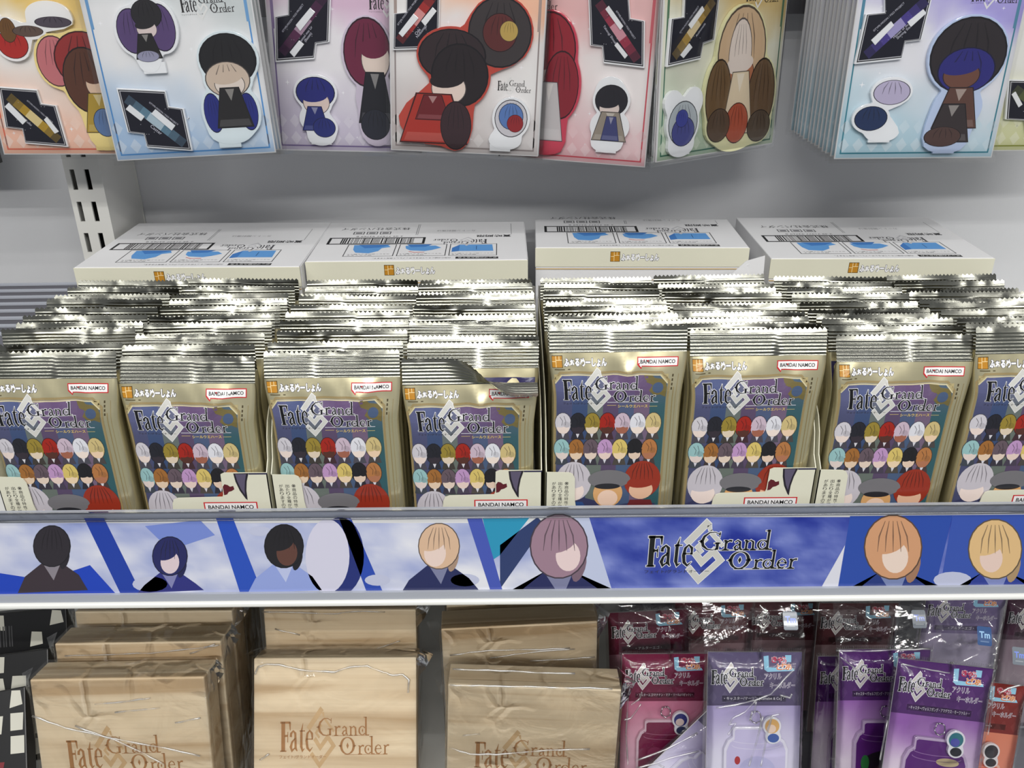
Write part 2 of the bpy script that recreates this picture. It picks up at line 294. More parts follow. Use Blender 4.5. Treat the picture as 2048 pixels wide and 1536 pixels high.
def badge(art, x, y, wd, L, txt='BANDAI NAMCO', red=(200, 30, 40)):       # white plate, red rim, tail at lower left
    h = wd * .20
    def p(g): return [(x - g, y + h + g), (x - g, y + wd * .05 - g), (x + wd * .045 - g, y - g), (x + wd * .09, y - wd * .05 - 1.6 * g), (x + wd * .10 + g * .5, y - g), (x + wd + g, y - g), (x + wd + g, y + h + g)]
    art.poly(p(wd * .018), red, L); art.poly(p(-wd * .006), (240, 238, 238), L + 1)
    art.text(txt, x + wd * .06, y + h * .28, h=h * .46, w=wd * .88, col=(16, 16, 20), L=L + 2, bold=.02)
def squarekana(art, x, y, wd, L, icon=True):       # gold square mark and the white squared series name
    h = wd * .165
    art.rect(x - wd * .008, y - wd * .008, x + h * 1.15, y + h * 1.25, (70, 52, 20), L); art.rect(x, y, x + h * 1.08, y + h * 1.18, (190, 132, 34), L + 1)
    for px, py, qx, qy in ((.38, 0, .44, 1.18), (.0, .60, .38, .66), (.44, .72, 1.08, .78), (.74, .78, .80, 1.18)): art.rect(x + h * px, y + h * py, x + h * qx, y + h * qy, (250, 226, 170), L + 2)
    art.text('ふぉるめーしょん', x + h * 1.25, y, h=h, w=wd - h * 1.25, col=(60, 62, 80), L=L + 1, bold=.11); art.text('ふぉるめーしょん', x + h * 1.29, y + h * .05, h=h * .9, w=wd - h * 1.33, col=(246, 246, 250), L=L + 2, bold=.055)
# ================================================================== SETTING
ZS = -.364                                        # display shelf surface
YW = .80                                          # back panel plane
wb = struct('wall_back', MB().box(-1.1, 1.1, YW, YW + .02, -1.1, .75), 'wall_paint')
struct('floor', MB().box(-2, 2, -2.6, .9, -1.47, -1.45), 'divider_grey')
struct('trim_1', MB().box(-.3560, -.3400, YW - .003, YW - .0005, -1.1, .75), 'post_paint')
# slotted upright: a folded steel channel whose front plate has two columns of real slots
post = root('slotted_upright_post', (-.3706, .73, -1.1), 'white steel upright post with two columns of slots, beside the cartons', 'post')
def post_front():
    xs = [0, .0042, .0082, .0164, .0206, .0301]; zs = [0]; z = -.2052 + 1.1; k0 = -int(z / .0273)
    for k in range(k0, 62):
        t = z + k * .0273
        if t > .02: zs += [t - .0172, t]
    zs.append(zs[-1] + .03); b = MB()
    for j in range(len(zs) - 1):
        for i in range(5):
            if i in (1, 3) and j % 2 == 1: continue
            b.box(xs[i], xs[i + 1], 0, .0018, zs[j], zs[j + 1])
    return b, zs[-1]
pb, ph = post_front(); po = pb.obj('slotted_plate', 'post_paint', post)
MB().box(0, .0018, .0018, YW - .73 - .001, 0, ph).box(.0283, .0301, .0018, YW - .73 - .001, 0, ph).obj('channel_side', 'post_paint', post)
MB().box(.0018, .0283, .02, .022, 0, ph).obj('slot_shade_sheet', 'slot_shade', post)  # near-black sheet added to stand in for the shade behind the slots
# hook bar that carries the hanging packs
bar = root('hook_bar', (0, .778, .008), 'dark grey steel hook bar across the top of the back panel', 'bar')
MB().box(-.32, .95, -.006, .021, -.044, .02).obj('bar_tube', 'bar_dark', bar)
# ---------------------------------------------------------------- display shelf
sh = root('display_shelf', (0, 0, 0), 'white steel shelf carrying the snack trays and cartons', 'shelf')
MB().box(-.339, .95, .478, YW - .001, ZS - .022, ZS).box(-.95, -.339, .478, .725, ZS - .022, ZS).obj('deck', 'shelf_white', sh)
bevel(MB().box(-.95, .95, .4665, .4775, -.3960, -.3915).obj('front_edge', 'shelf_white', sh), .002, 3)
tk = root('ticket_rail', (0, 0, 0), 'grey ticket rail with clear plastic lip along the shelf edge', 'ticket rail')
MB().box(-.80, .95, .4735, .4775, -.3913, -.3215).obj('rail_back', 'rail_grey', tk)
MB().box(-.80, .95, .4690, .4735, -.3913, -.3855).obj('rail_channel', 'rail_grey', tk)
bevel(MB().box(-.80, .95, .4695, .4735, -.3262, -.3195).obj('clear_lip', 'clear_lip', tk), .0012, 3)
# printed strip in the rail
strip = root('ticket_strip', (0, .4713, 0), 'blue printed paper strip with figures and wordmark in the shelf ticket rail', 'label strip')
MB().box(-.79, .94, 0, .0015, -.3853, -.3265).obj('paper', 'carton_white', strip)
A = Art(); A.tf = lambda u, v: (lambda p: (p.x, p.z))(at_y(u, v, .4713))
def cloud(base, lite, k=30, lo=.0, gain=1.0):
    def f(x, z):
        n = noise.fractal(Vector((x * k, z * k * 1.6, 3.1)), 1.0, 2.0, 5) * gain + .5 + (-.36 - z) * 9 * lo
        return mix(base, lite, max(0, min(1, n)))
    return f
A.grad(-420, 1046, 1225, 1190, cloud((150, 162, 214), (236, 236, 244), 22, .3, .7), 0, 150, 20)
A.grad(1160, 1034, 2500, 1182, cloud((26, 44, 150), (140, 152, 216), 26, .55, .75), 1, 150, 24)
A.poly([(1100, 1034), (1178, 1034), (1224, 1180), (1100, 1182)], (196, 204, 232), 2)
DB = (28, 62, 168)
def band(t0, t1, b0, b1, c=DB, L=3, y0=1046, y1=1191): A.poly([(t0, y0 - 10), (t1, y0 - 10), (b1, y1), (b0, y1)], c, L)
band(168, 208, 243, 285); band(432, 466, 482, 527, (38, 80, 190)); band(678, 702, 736, 769, (40, 74, 180)); band(934, 964, 984, 1008, (70, 88, 184))
A.poly([(-40, 1140), (90, 1160), (180, 1130), (235, 1191), (-40, 1196)], (24, 66, 190), 2); A.poly([(290, 1052), (400, 1040), (430, 1070), (340, 1100)], (120, 140, 214), 2)
A.poly([(965, 1036), (1060, 1034), (1000, 1110), (985, 1120)], (40, 150, 190), 2); A.poly([(1000, 1090), (1075, 1034), (1090, 1050), (1000, 1178)], (44, 60, 110), 2)
A.poly([(1690, 1090), (1675, 1178), (1640, 1179)], (226, 226, 238), 3); A.poly([(1700, 1032), (1905, 1030), (1870, 1176), (1676, 1178)], (40, 76, 172), 2); A.poly([(1905, 1030), (2400, 1026), (2400, 1172), (1880, 1175)], (54, 84, 178), 2)
def bust(cx, cy, r, hair, skin, body, sk=1.0, dx=0):   # plain faceless bust: shoulders, hair mass, pale oval
    A.poly([(cx - r * 1.9, 1186), (cx - r * 1.5, cy + r * 1.7), (cx - r * .5, cy + r * .9), (cx + r * .5, cy + r * .9), (cx + r * 1.5, cy + r * 1.6), (cx + r * 2.0, 1180)], body, 4)
    A.poly([(cx - r * .45, cy + r * 1.05), (cx + r * .45, cy + r * 1.05), (cx + r * .1, cy + r * 1.9)], mix(body, (240, 240, 250), .45), 5)
    A.poly(ell(cx, cy, r * 1.05, r * 1.17), mix(hair, (10, 10, 20), .6), 5.5); A.poly(ell(cx, cy, r, r * 1.12), hair, 6)
    if skin: A.poly(ell(cx + dx, cy + r * .35, r * .55 * sk, r * .68 * sk), skin, 7); A.poly(ell(cx + dx * .6 - r * .2, cy - r * .12, r * .62, r * .34, 20, -.3), hair, 7.4)
    strands(A, cx, cy, r, -r * 1.1, hair, 7.7, 5); A.poly(ell(cx + r * .72, cy + r * .75, r * .22, r * .55, 14, .3), mix(hair, (20, 16, 30), .25), 5.2)
A.poly(ell(680, 1112, 48, 78, 30), (30, 44, 120), 3); A.poly(ell(655, 1112, 44, 74, 30), (216, 214, 234), 4)
bust(104, 1092, 36, (44, 38, 48), None, (58, 46, 56)); bust(340, 1112, 34, (34, 36, 96), (226, 206, 214), (44, 46, 128)); bust(568, 1092, 38, (30, 26, 34), (98, 62, 54), (150, 166, 226), 1, 6)
bust(878, 1092, 40, (222, 186, 156), (238, 214, 204), (34, 40, 92), 1, -8); bust(1118, 1092, 56, (160, 128, 146), (236, 212, 212), (34, 38, 92), .8, 18); bust(1786, 1094, 56, (214, 158, 118), (240, 218, 204), (28, 52, 128), .85, 4); bust(1990, 1098, 52, (228, 190, 136), (236, 208, 196), (40, 58, 150), .8, -8)
for x, y, r in ((300, 1168, 22), (520, 1062, 14), (755, 1160, 16), (930, 1160, 18), (1905, 1160, 24)): A.poly(ell(x, y, r * 1.6, r * .7, 16), (196, 200, 226), 4)
A.tf = None
p0 = at_y(1286, 1168, .4713); p1 = at_y(1598, 1168, .4713); pt = at_y(1400, 1038, .4713)
logo(A, p0.x, p0.z, p1.x - p0.x, 9, vs=1.33 * (pt.z - p0.z) / ((p1.x - p0.x) * .55))
A.build('printed_art', 'print_gloss', strip, lambda x, y, h: (x, -.00005 - h, y))
# ================================================================== CARTONS behind the trays
ORD = ['first', 'second', 'third', 'fourth']
def carton_art(dep):
    a = Art(); K = (52, 52, 56); m = .001
    T = lambda x, y: (178 * m - x, dep - y)        # the top is read from the wall side
    def up(t, x, y, h, w, b=0, col=K): a.tf = lambda px, py: (x + w - px, y + h - py); a.text(t, 0, 0, h=h, w=w, col=col, L=1, bold=b); a.tf = None
    for x0, x1 in ((27, 67.5), (70, 109.5), (112, 151)):
        a.border(x0 * m, 12 * m, x1 * m, 44.5 * m, .7 * m, K, 1)
    B1, B2 = (62, 120, 190), (92, 152, 214)
    a.poly([(x * m, y * m) for x, y in ((32, 43), (60, 43), (63, 37), (56, 34), (54, 26), (47, 20), (36, 22), (33, 30))], B2, 1); a.poly([(x * m, y * m) for x, y in ((36, 43.5), (62, 43.5), (54, 36), (42, 34))], B1, 2)
    a.poly([(x * m, y * m) for x, y in ((75, 40), (100, 40), (105, 34), (98, 28), (92, 25), (80, 27), (76, 32))], B2, 1); a.poly([(x * m, y * m) for x, y in ((76, 43.5), (97, 43.5), (92, 37), (80, 36))], B1, 2)
    a.stroke([(79 * m, 24 * m), (84 * m, 21.5 * m), (92 * m, 22 * m)], .9 * m, (200, 60, 60), 3)
    a.poly([(x * m, y * m) for x, y in ((120, 42), (147, 42), (148, 24), (120, 24))], B2, 1); a.poly([(x * m, y * m) for x, y in ((114, 33), (120, 42), (120, 24), (114, 22))], B1, 2); a.stroke([(134 * m, 38 * m), (134 * m, 28 * m)], .5 * m, (30, 60, 110), 3)
    for x in (30, 72, 114): up('①ミシン目にそって開けて', x * m, 17 * m, 1.8 * m, 34 * m); up('組み立てます', x * m, 14 * m, 1.8 * m, 20 * m)
    a.poly([(118 * m, 4 * m), (152 * m, 3.4 * m), (152 * m, 8.4 * m), (118 * m, 9 * m)], (30, 30, 32), 1); a.tf = lambda px, py: (151 * m - px, 8 * m - py); a.text('ポップの組み立て方', 0, 0, h=3.2 * m, w=31 * m, col=(236, 236, 236), L=2); a.tf = None
    up('内側の点線にそって折るとポップとして使用できます。', 52 * m, 5 * m, 2.6 * m, 62 * m)
    # shipping bar code inside a heavy frame
    a.border(8 * m, 45.5 * m, 90 * m, 65 * m, 2.2 * m, (24, 24, 26), 1); r = random.Random(5); x = 19.0
    while x < 80: wd = r.choice((.5, .5, 1.2)); a.rect(x * m, 48 * m, (x + wd) * m, 62.5 * m, (24, 24, 26), 1); x += wd + r.choice((.5, .6, 1.2))
    up('2 49 71977 93769 8', 30 * m, 67 * m, 3 * m, 40 * m); up('賞味期限', 133 * m, 64 * m, 7 * m, 30 * m, .02)
    a.tf = lambda px, py: (143 * m - px, 61 * m - py); logo(a, 0, -.004, 48 * m, 1, 'mono', ink=(70, 70, 76), emb=(196, 196, 200), kana=False); a.tf = None
    up('株式会社バンダイ', 14 * m, 88 * m, 8 * m, 60 * m)
    for i in range(3): a.border((26 + 11.5 * i) * m, 75 * m, (35.5 + 11.5 * i) * m, 83 * m, .8 * m, K, 1); a.rect((28 + 11.5 * i) * m, 77 * m, (33.5 + 11.5 * i) * m, 81 * m, (120, 120, 124), 1)
    for x0, y0, x1, y1 in ((80.5, 72, 81, 106), (82, 72, 82.4, 106), (163, 72, 163.4, 106)): a.rect(x0 * m, y0 * m, x1 * m, min(y1 * m, dep - .004), (120, 120, 124), 1)
    up('カートン開封後は', 98 * m, 82 * m, 5 * m, 34 * m, 0, (150, 150, 154)); return a
def carton(fl, fr, br, bl, i):
    zt = -.2078; o = Vector((fl.x, fl.y, ZS)); ex = Vector((fr.x - fl.x, fr.y - fl.y, 0)); wd = .1752; dep = ((bl - fl).length + (br - fr).length) / 2; h = zt - ZS
    c = root('snack_carton', label='closed white carton behind the %s snack tray from the slotted post' % ORD[i], cat='carton', group='closed cartons behind the trays', M=frame(o + ex.normalized() * .0014, ex, Vector((0, 0, 1))))
    bevel(MB().box(0, wd, 0, dep, 0, h).obj('carton_body', 'carton_white', c), .0008)
    bevel(MB().box(-.0003, wd + .0003, -.0005, .0006, h - .0165, h - .0004).obj('front_band', 'carton_cream', c), .0002)
    carton_art(dep).build('printed_top', 'print_paper', c, lambda x, y, z: (x, y, h + 2e-5 + z))
    a = Art(); squarekana(a, .062, h - .0115, .040, 1); x = .005
    a.rect(.0, h - .0185, wd, h - .0178, (196, 160, 90), 1); a.rect(.025, h - .028, wd - .03, h - .0275, (196, 160, 90), 1)
    for k in range(5): a.rect(.04 + k * .02, h - .036, .055 + k * .02, h - .030, [(120, 116, 150), (90, 96, 140), (150, 140, 150), (60, 70, 120), (170, 150, 140)][k], 1)
    a.build('printed_front', 'print_paper', c, lambda x, y, z: (x, -.0006 - z, y))
    # side tuck flap seams
    MB().box(wd, wd + .0004, .004, dep - .004, h - .05, h - .001).obj('side_flap', 'carton_white', c)
    return c
CART = [[(143.6, 535), (599, 533), (655, 443), (265, 448)], [(607, 523), (1057, 519), (1046, 442), (662, 447)], [(1068, 495), (1510, 495), (1449, 435), (1053, 442.5)], [(1539, 517), (1986, 516), (1829, 435), (1454, 435)]]
for i, q in enumerate(CART):
    P = [at_z(u, v, -.2078) for u, v in q]; carton(*P, i)
# ================================================================== TRAYS
W = .178; X0 = [-.3366, -.156, .0246, .2052]; Y0 = .4833; TD = .159
OFF = [(.0077, .0034), (.0067, .0012), (.0228, .0195), (.0145, .0195)]
random.seed(11)
def ragged(x0, x1, z, r, n=30, amp=.0016): return [(x0 + (x1 - x0) * k / n, z + r.uniform(-amp, amp) * (1 if k % 3 else .3)) for k in range(n + 1)]
def tray(i):
    r = random.Random(40 + i); t = root('display_tray', (X0[i], Y0, ZS), 'cream cardboard display tray of foil packs, %s from the slotted post' % ORD[i], 'tray', 'cardboard display trays on the shelf')
    m = .001
    fp = [(0, 0), (W, 0), (W, .0665), (.150, .0668), (.1475, .0655), (.1470, .0500), (.1462, .0480), (.1165, .0474), (.1135, .0462), (.1122, .043), (.1115, .037), (.109, .0345), (.104, .0335), (.026, .0330), (.0228, .0342), (.0205, .037), (.0196, .043), (.0192, .060), (.0178, .0632), (.0155, .0645), (0, .0650)]
    MB().prism(fp, 0, .0006).obj('front_panel', 'carton_cream', t)
    sp = [(0, 0), (TD, 0), (TD, .128), (.10, .121), (.05, .111), (.03, .105), (.018, .096), (.012, .087), (.007, .073), (0, .0660)]
    for x in (0, W - .0006): MB().add(*(lambda b: (b.v, b.f))(MB().prism(sp, x, x + .0006, lambda a, b, c: (b, a, c)))).obj('side_panel', 'carton_cream', t)
    top = ragged(0, W, .1385, r)
    MB().prism([(W, 0), (0, 0)] + top if False else [(0, 0), (W, 0)] + top[::-1], TD - .0006, TD).obj('back_panel', 'card_grey', t)
    # column floors under the two files of packs
    for k in range(2): MB().box(.001 + k * .0885, .0885 + k * .0885, .001, TD - .001, 0, min(OFF[i][k], .0045) - .0002).obj('tray_floor', 'carton_cream', t)
    a = Art(); tx = ['※商品の特性上、同じものが', '出たり全種が揃わない場合', 'がありますのでご了承くだ']
    for k in range(3): a.vtext(tx[k], .0125 - k * .0042, .0580, .0027, (40, 40, 44), 1)
    a.build('printed_caution', 'print_paper', t, lambda x, y, z: (x, -.0001 - z, y)); a = Art(); badge(a, .1335, .0365, .0345, 1)
    a.poly([(x * m, z * m) for x, z in ((147.6, 56), (149, 58), (151, 57.4), (152.4, 56), (154.6, 56.6), (155, 54), (153, 52.6), (151, 52), (149.6, 50), (147.6, 49.4))], (92, 22, 34), 0)
    hx = [(156, 66.2), (156.6, 60), (158.4, 53), (161.5, 46.5), (162.6, 45.4), (162.8, 53), (164, 60), (166, 66.4)]
    a.poly([(x * m, z * m) for x, z in hx], (34, 28, 40), 1); a.poly([(x * m, z * m) for x, z in ((157.2, 65.8), (157.8, 60.4), (159.4, 54), (161.4, 49.6), (161.8, 54), (162.8, 60), (164.4, 65.8))], (92, 84, 108), 2)
    a.rect(.166, .0653, W, .0664, (36, 34, 70), 1)
    a.build('printed_front', 'print_paper', t, lambda x, y, z: (x, -.0001 - z, y))
    a = Art(); logo(a, .012, .034, .055, 1, 'mono', ink=(50, 48, 46), emb=(190, 188, 170), kana=False)
    a.build('printed_side', 'print_paper', t, lambda x, y, z: (W + .0001 + z, x, y)); return t
TR = [tray(i) for i in range(4)]
# torn paper tongue that sticks up from the third tray
o = MB().add([(.136, TD, .118), (.1775, TD, .118), (.1772, TD + .004, .1602), (.163, TD + .004, .1560), (.152, TD + .002, .1462), (.136, TD + .0006, .1390),
              (.136, TD + .0006, .118), (.1775, TD + .0006, .118), (.1772, TD + .0046, .1602), (.163, TD + .0046, .1560), (.152, TD + .0026, .1462), (.136, TD + .0012, .1390)],
             [(0, 1, 2, 3, 4, 5), (11, 10, 9, 8, 7, 6), (1, 7, 8, 2), (2, 8, 9, 3), (3, 9, 10, 4), (4, 10, 11, 5)]).obj('torn_flap', 'carton_white', TR[2])
# ================================================================== FOIL PACKS
PW, VB, TH = .086, .1240, .0146
NU = 30; US = [-PW / 2 + PW * i / NU for i in range(NU + 1)]
VS = [0, .004, .009, .016, .03, .045, .06, .075, .088, .096, .100, .103, .1055, .108, .110, .112, .114, .116, .118, .120, .122, VB]
def pouch_fn(seed):
    r = random.Random(seed); ph = [r.uniform(0, 6.28) for _ in range(6)]; c = [r.uniform(-.03, .03) for _ in range(3)]; amp = r.uniform(.7, 1.3)
    def h(u, v):
        e = abs(2 * u / PW)
        prof = min(1, v / .010) ** .6 if v < .010 else (1 if v < .100 else max(0, 1 - ((v - .100) / (VB - .100)) ** 1.35))
        base = TH / 2 * prof * (1 - .30 * e ** 9) + .0005
        s = max(0, min(1, (v - .094) / .018)); s = s * s * (3 - 2 * s); k = s * (1 - .75 * max(0, (v - .114) / .010))
        wr = 0
        for q in range(3): d = (u - c[q]) + (VB - v) * (.9 - .7 * q) ; wr += .0011 * math.exp(-(d / .0042) ** 2) * (1 if q != 1 else -1)
        wr += .00045 * math.sin(u * 310 + ph[0] + v * 160) + .0004 * math.sin(u * 170 + ph[1] - v * 120)
        flat = .00035 * math.sin(u * 60 + ph[3]) * math.sin(v * 50 + ph[4])
        return base + k * wr * amp + flat * (1 - k)
    H = [[h(u, v) for u in US] for v in VS]
    def ev(u, v):
        i = max(0, min(NU - 1, int((u + PW / 2) / PW * NU))); j = 0
        while j < len(VS) - 2 and v > VS[j + 1]: j += 1
        a = (u - US[i]) / (US[i + 1] - US[i]); b = (v - VS[j]) / (VS[j + 1] - VS[j])
        return (H[j][i] * (1 - a) + H[j][i + 1] * a) * (1 - b) + (H[j + 1][i] * (1 - a) + H[j + 1][i + 1] * a) * b
    return H, ev
def SX(v): t = max(0, min(1, (v - .092) / (VB - .092))); return .935 + .065 * t * t * (3 - 2 * t)
def pouch_mesh(seed):
    H, ev = pouch_fn(seed); b = MB(); n = NU + 1
    b.add([(US[i] * SX(VS[j]), -H[j][i], VS[j]) for j in range(len(VS)) for i in range(n)], [(j * n + i, j * n + i + 1, (j + 1) * n + i + 1, (j + 1) * n + i) for j in range(len(VS) - 1) for i in range(NU)])
    m = len(b.v)
    b.add([(US[i] * SX(VS[j]), H[j][NU - i], VS[j]) for j in range(len(VS)) for i in range(n)], [(j * n + i, (j + 1) * n + i, (j + 1) * n + i + 1, j * n + i + 1) for j in range(len(VS) - 1) for i in range(NU)])
    for j in range(len(VS) - 1): b.f += [(j * n, (j + 1) * n, m + (j + 1) * n, m + j * n), (j * n + NU, m + j * n + NU, m + (j + 1) * n + NU, (j + 1) * n + NU)]
    b.f.append(tuple(range(NU, -1, -1)) + tuple(m + i for i in range(n)))
    return b.mesh('pouch', 'foil_gold', True), ev
def seal_mesh(seed, kind='back'):
    r = random.Random(seed * 7 + 1); NT = 28; nu = NT * 2; nv = 30; L = .0172
    a0 = r.uniform(.12, .55); cu = r.uniform(-12, 22); p1, p2 = r.uniform(0, 6.28), r.uniform(0, 6.28); k1 = r.uniform(.05, .22); k2 = r.uniform(.01, .05); seam = r.uniform(-.012, .012)
    cr = [(r.uniform(-.04, .04), r.uniform(.010, .016), r.uniform(.0006, .0018)) for _ in range(5)]
    def ang(u, s):
        e = u / PW + .5
        if kind == 'fold':
            t = max(0, min(1, (e - .30) / .55)); t = t * t * (3 - 2 * t); return .25 - 2.0 * t * min(1, s / .005 + .25)
        return a0 + cu * s + k1 * math.sin(e * 4.2 + p1) + k2 * math.sin(e * 13 + p2)
    cols = []
    for i in range(nu + 1):
        u = -PW / 2 + PW * i / nu; y, z = 0.0, VB - .0004; line = []
        for j in range(nv + 1):
            s = L * j / nv; ds = L / nv; a = ang(u, s)
            if j: y += math.sin(a) * ds; z += math.cos(a) * ds
            ph = 0 if u < seam else 1.9; rid = .00042 * math.sin(s / .0022 * math.tau + ph) if s < .0138 else 0
            if abs(u - seam) < .003: rid *= .3
            cw = sum(d * math.exp(-((u - x) / .003) ** 2 - ((s - q) / .003) ** 2) * .35 for x, q, d in cr)
            nn = rid + cw; ty = tz = 0
            if j == nv: tt = .00085 * (1 if i % 2 else -1); ty, tz = math.sin(a) * tt, math.cos(a) * tt
            line.append((u, y + ty - math.cos(a) * nn, z + tz + math.sin(a) * nn))
        cols.append(line)
    b = MB(); b.add([cols[i][j] for j in range(nv + 1) for i in range(nu + 1)], [(j * (nu + 1) + i, j * (nu + 1) + i + 1, (j + 1) * (nu + 1) + i + 1, (j + 1) * (nu + 1) + i) for j in range(nv) for i in range(nu)])
    return b.mesh('top_seal', 'foil_silver', True)
def pack_art():
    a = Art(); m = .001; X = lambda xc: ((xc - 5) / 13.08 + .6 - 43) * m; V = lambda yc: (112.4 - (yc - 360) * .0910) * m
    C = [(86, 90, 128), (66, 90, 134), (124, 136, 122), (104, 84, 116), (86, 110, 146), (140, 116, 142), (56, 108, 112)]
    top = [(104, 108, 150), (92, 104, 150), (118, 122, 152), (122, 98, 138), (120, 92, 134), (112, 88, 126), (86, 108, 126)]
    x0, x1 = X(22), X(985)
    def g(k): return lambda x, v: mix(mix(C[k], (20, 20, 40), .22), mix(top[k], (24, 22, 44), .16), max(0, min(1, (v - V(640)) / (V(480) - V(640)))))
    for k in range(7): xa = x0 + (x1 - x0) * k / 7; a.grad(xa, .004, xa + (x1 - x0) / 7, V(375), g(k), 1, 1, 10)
    # tan frame with chamfered upper corners, side rules
    tan = (150, 132, 92)
    a.stroke([(X(8), .004), (X(8), V(425)), (X(75), V(362)), (X(925), V(362)), (X(1000), V(425)), (X(1000), .004)], .0013, tan, 2); a.stroke([(X(22), V(440)), (X(85), V(380)), (X(915), V(380)), (X(985), V(440))], .0007, (206, 196, 160), 3)
    a.poly([(x0, V(375)), (X(85), V(375)), (x0, V(435))], (176, 162, 118), 2); a.poly([(x1, V(375)), (X(915), V(375)), (x1, V(435))], (176, 162, 118), 2)
    a.rect(X(1040), .004, X(1047), V(470), (140, 124, 84), 1); a.rect(X(1070), .004, X(1074), V(380), (150, 134, 94), 1)
    for q in range(4): a.rect(X(1018), V(380 + q * 30), X(1030), V(398 + q * 30), (70, 60, 36), 1)
    for q, wq in enumerate((60, 30, 20)): a.rect(X(32 + q * 55), V(345), X(32 + q * 55 + wq), V(338), (84, 74, 46), 1)
    # gear ornament at the upper corner
    a.poly([(X(x), V(y)) for x, y in ((780, 385), (840, 375), (870, 400), (960, 410), (985, 470), (980, 540), (930, 520), (880, 530), (830, 490), (860, 450), (800, 430))], (112, 100, 58), 2); a.poly(ell(X(905), V(470), .0036, .0036), (70, 88, 120), 3)
    logo(a, X(78), V(648), X(925) - X(78), 5, vs=1.075, grow=8, bold=1.5)
    a.text('シールウエハース', X(565), V(620), h=.0021, w=X(830) - X(565), col=(226, 196, 110), L=5, bold=.02); a.rect(X(470), V(603), X(550), V(600), (214, 190, 120), 5); a.rect(X(842), V(612), X(915), V(609), (214, 190, 120), 5); a.rect(X(470), V(580), X(920), V(576), (214, 214, 226), 4)
    # two ranks of plain coloured heads, then three larger ones: faceless ovals only
    R1 = [((206, 202, 210), (232, 214, 206)), ((34, 34, 44), (52, 44, 54)), ((150, 130, 52), (222, 204, 182)), ((160, 34, 24), (84, 46, 38)), ((200, 180, 196), (160, 98, 78)), ((222, 222, 230), (238, 222, 212)), ((204, 184, 128), (234, 204, 174))]
    R2 = [((150, 190, 192), (222, 206, 200)), ((158, 104, 50), (226, 200, 174)), ((100, 84, 94), (226, 206, 190)), ((188, 148, 194), (230, 206, 196)), ((214, 190, 108), (236, 210, 176)), ((30, 28, 34), (226, 200, 180)), ((178, 118, 68), (174, 114, 84))]
    for R, xs, yc, L in ((R1, (82, 214, 342, 478, 612, 750, 888), 745, 5), (R2, (74, 204, 336, 466, 600, 736, 868), 955, 8)):
        for (hr, sk), xc in zip(R, xs):
            a.poly([(X(xc - 62), V(yc + 130)), (X(xc - 40), V(yc + 60)), (X(xc + 40), V(yc + 60)), (X(xc + 62), V(yc + 130))], mix((44, 42, 54), hr, .18), L); a.poly(ell(X(xc), V(yc), .0058, .0080, 18), mix(hr, (18, 14, 20), .7), L + .6); a.poly(ell(X(xc), V(yc), .0054, .0076, 18), hr, L + 1); a.poly(ell(X(xc), V(yc + 40), .0042, .0041, 14), sk, L + 2); a.poly(ell(X(xc - 10), V(yc + 2), .0046, .0026, 14, .35), hr, L + 2.3); a.poly(ell(X(xc + 30), V(yc + 8), .0024, .0022, 12, -.5), mix(hr, (20, 16, 22), .12), L + 2.5); a.stroke([(X(xc - 30), V(yc - 50)), (X(xc - 4), V(yc - 20)), (X(xc - 12), V(yc + 18))], .00035, mix(hr, (20, 16, 22), .55), L + 2.8); a.stroke([(X(xc + 6), V(yc - 60)), (X(xc + 22), V(yc - 20)), (X(xc + 20), V(yc + 14))], .00035, mix(hr, (20, 16, 22), .5), L + 2.8); a.poly([(X(xc - 16), V(yc + 82)), (X(xc + 16), V(yc + 82)), (X(xc), V(yc + 118))], (214, 212, 220), L + 2)
    a.poly([(x * m, z * m) for x, z in ((-41, 4), (-41, 18), (-30, 24), (-10, 18), (0, 14), (18, 18), (30, 16), (33, 4))], (56, 58, 92), 10)
    a.poly(ell(-.0285, .034, .0125, .0150, 26), (198, 192, 200), 11); a.poly(ell(-.0295, .0265, .0085, .0078), (238, 220, 212), 12); a.poly(ell(-.0300, .0325, .0098, .0042, 20, .1), (198, 192, 200), 12.4); strands(a, -.0285, .036, .0125, .0130, (198, 192, 200), 12.7, 5); a.poly([(-.040, .008), (-.036, .018), (-.022, .018), (-.016, .008)], (46, 76, 132), 11)
    a.poly(ell(-.0040, .0245, .0105, .0110, 24), (216, 166, 110), 12); a.poly(ell(-.0040, .0205, .0072, .0066), (236, 204, 182), 13); a.poly(ell(-.0035, .0355, .0150, .0072, 26), (116, 114, 118), 14); a.poly(ell(-.0045, .0300, .0090, .0022), (38, 38, 44), 15)
    a.poly(ell(.0200, .0350, .0130, .0145, 26), (150, 48, 30), 13); a.poly(ell(.0195, .0270, .0085, .0075), (228, 184, 154), 14); a.poly(ell(.0195, .0330, .0102, .0045, 20, .1), (150, 48, 30), 14.4); strands(a, .0200, .0370, .0130, .0125, (150, 48, 30), 14.7, 6); a.poly([(.008, .008), (.012, .019), (.027, .019), (.031, .008)], (110, 40, 44), 12)
    squarekana(a, -.0415, .1155, .0345, 2); badge(a, .0125, .1158, .0250, 2)
    return a
PA = pack_art(); RIM = .0
def back_art():
    a = Art(); a.rect(-.041, .006, .041, .1185, (38, 34, 88), 1); badge(a, .010, .1085, .0260, 2); squarekana(a, -.038, .1085, .036, 2)
    for k in range(9): a.rect(-.034, .02 + k * .008, .02 - (k % 3) * .012, .0225 + k * .008, (196, 196, 210), 2)
    return a
BA = back_art()
PV = []                                            # three pouch shapes, each with its print following the swell
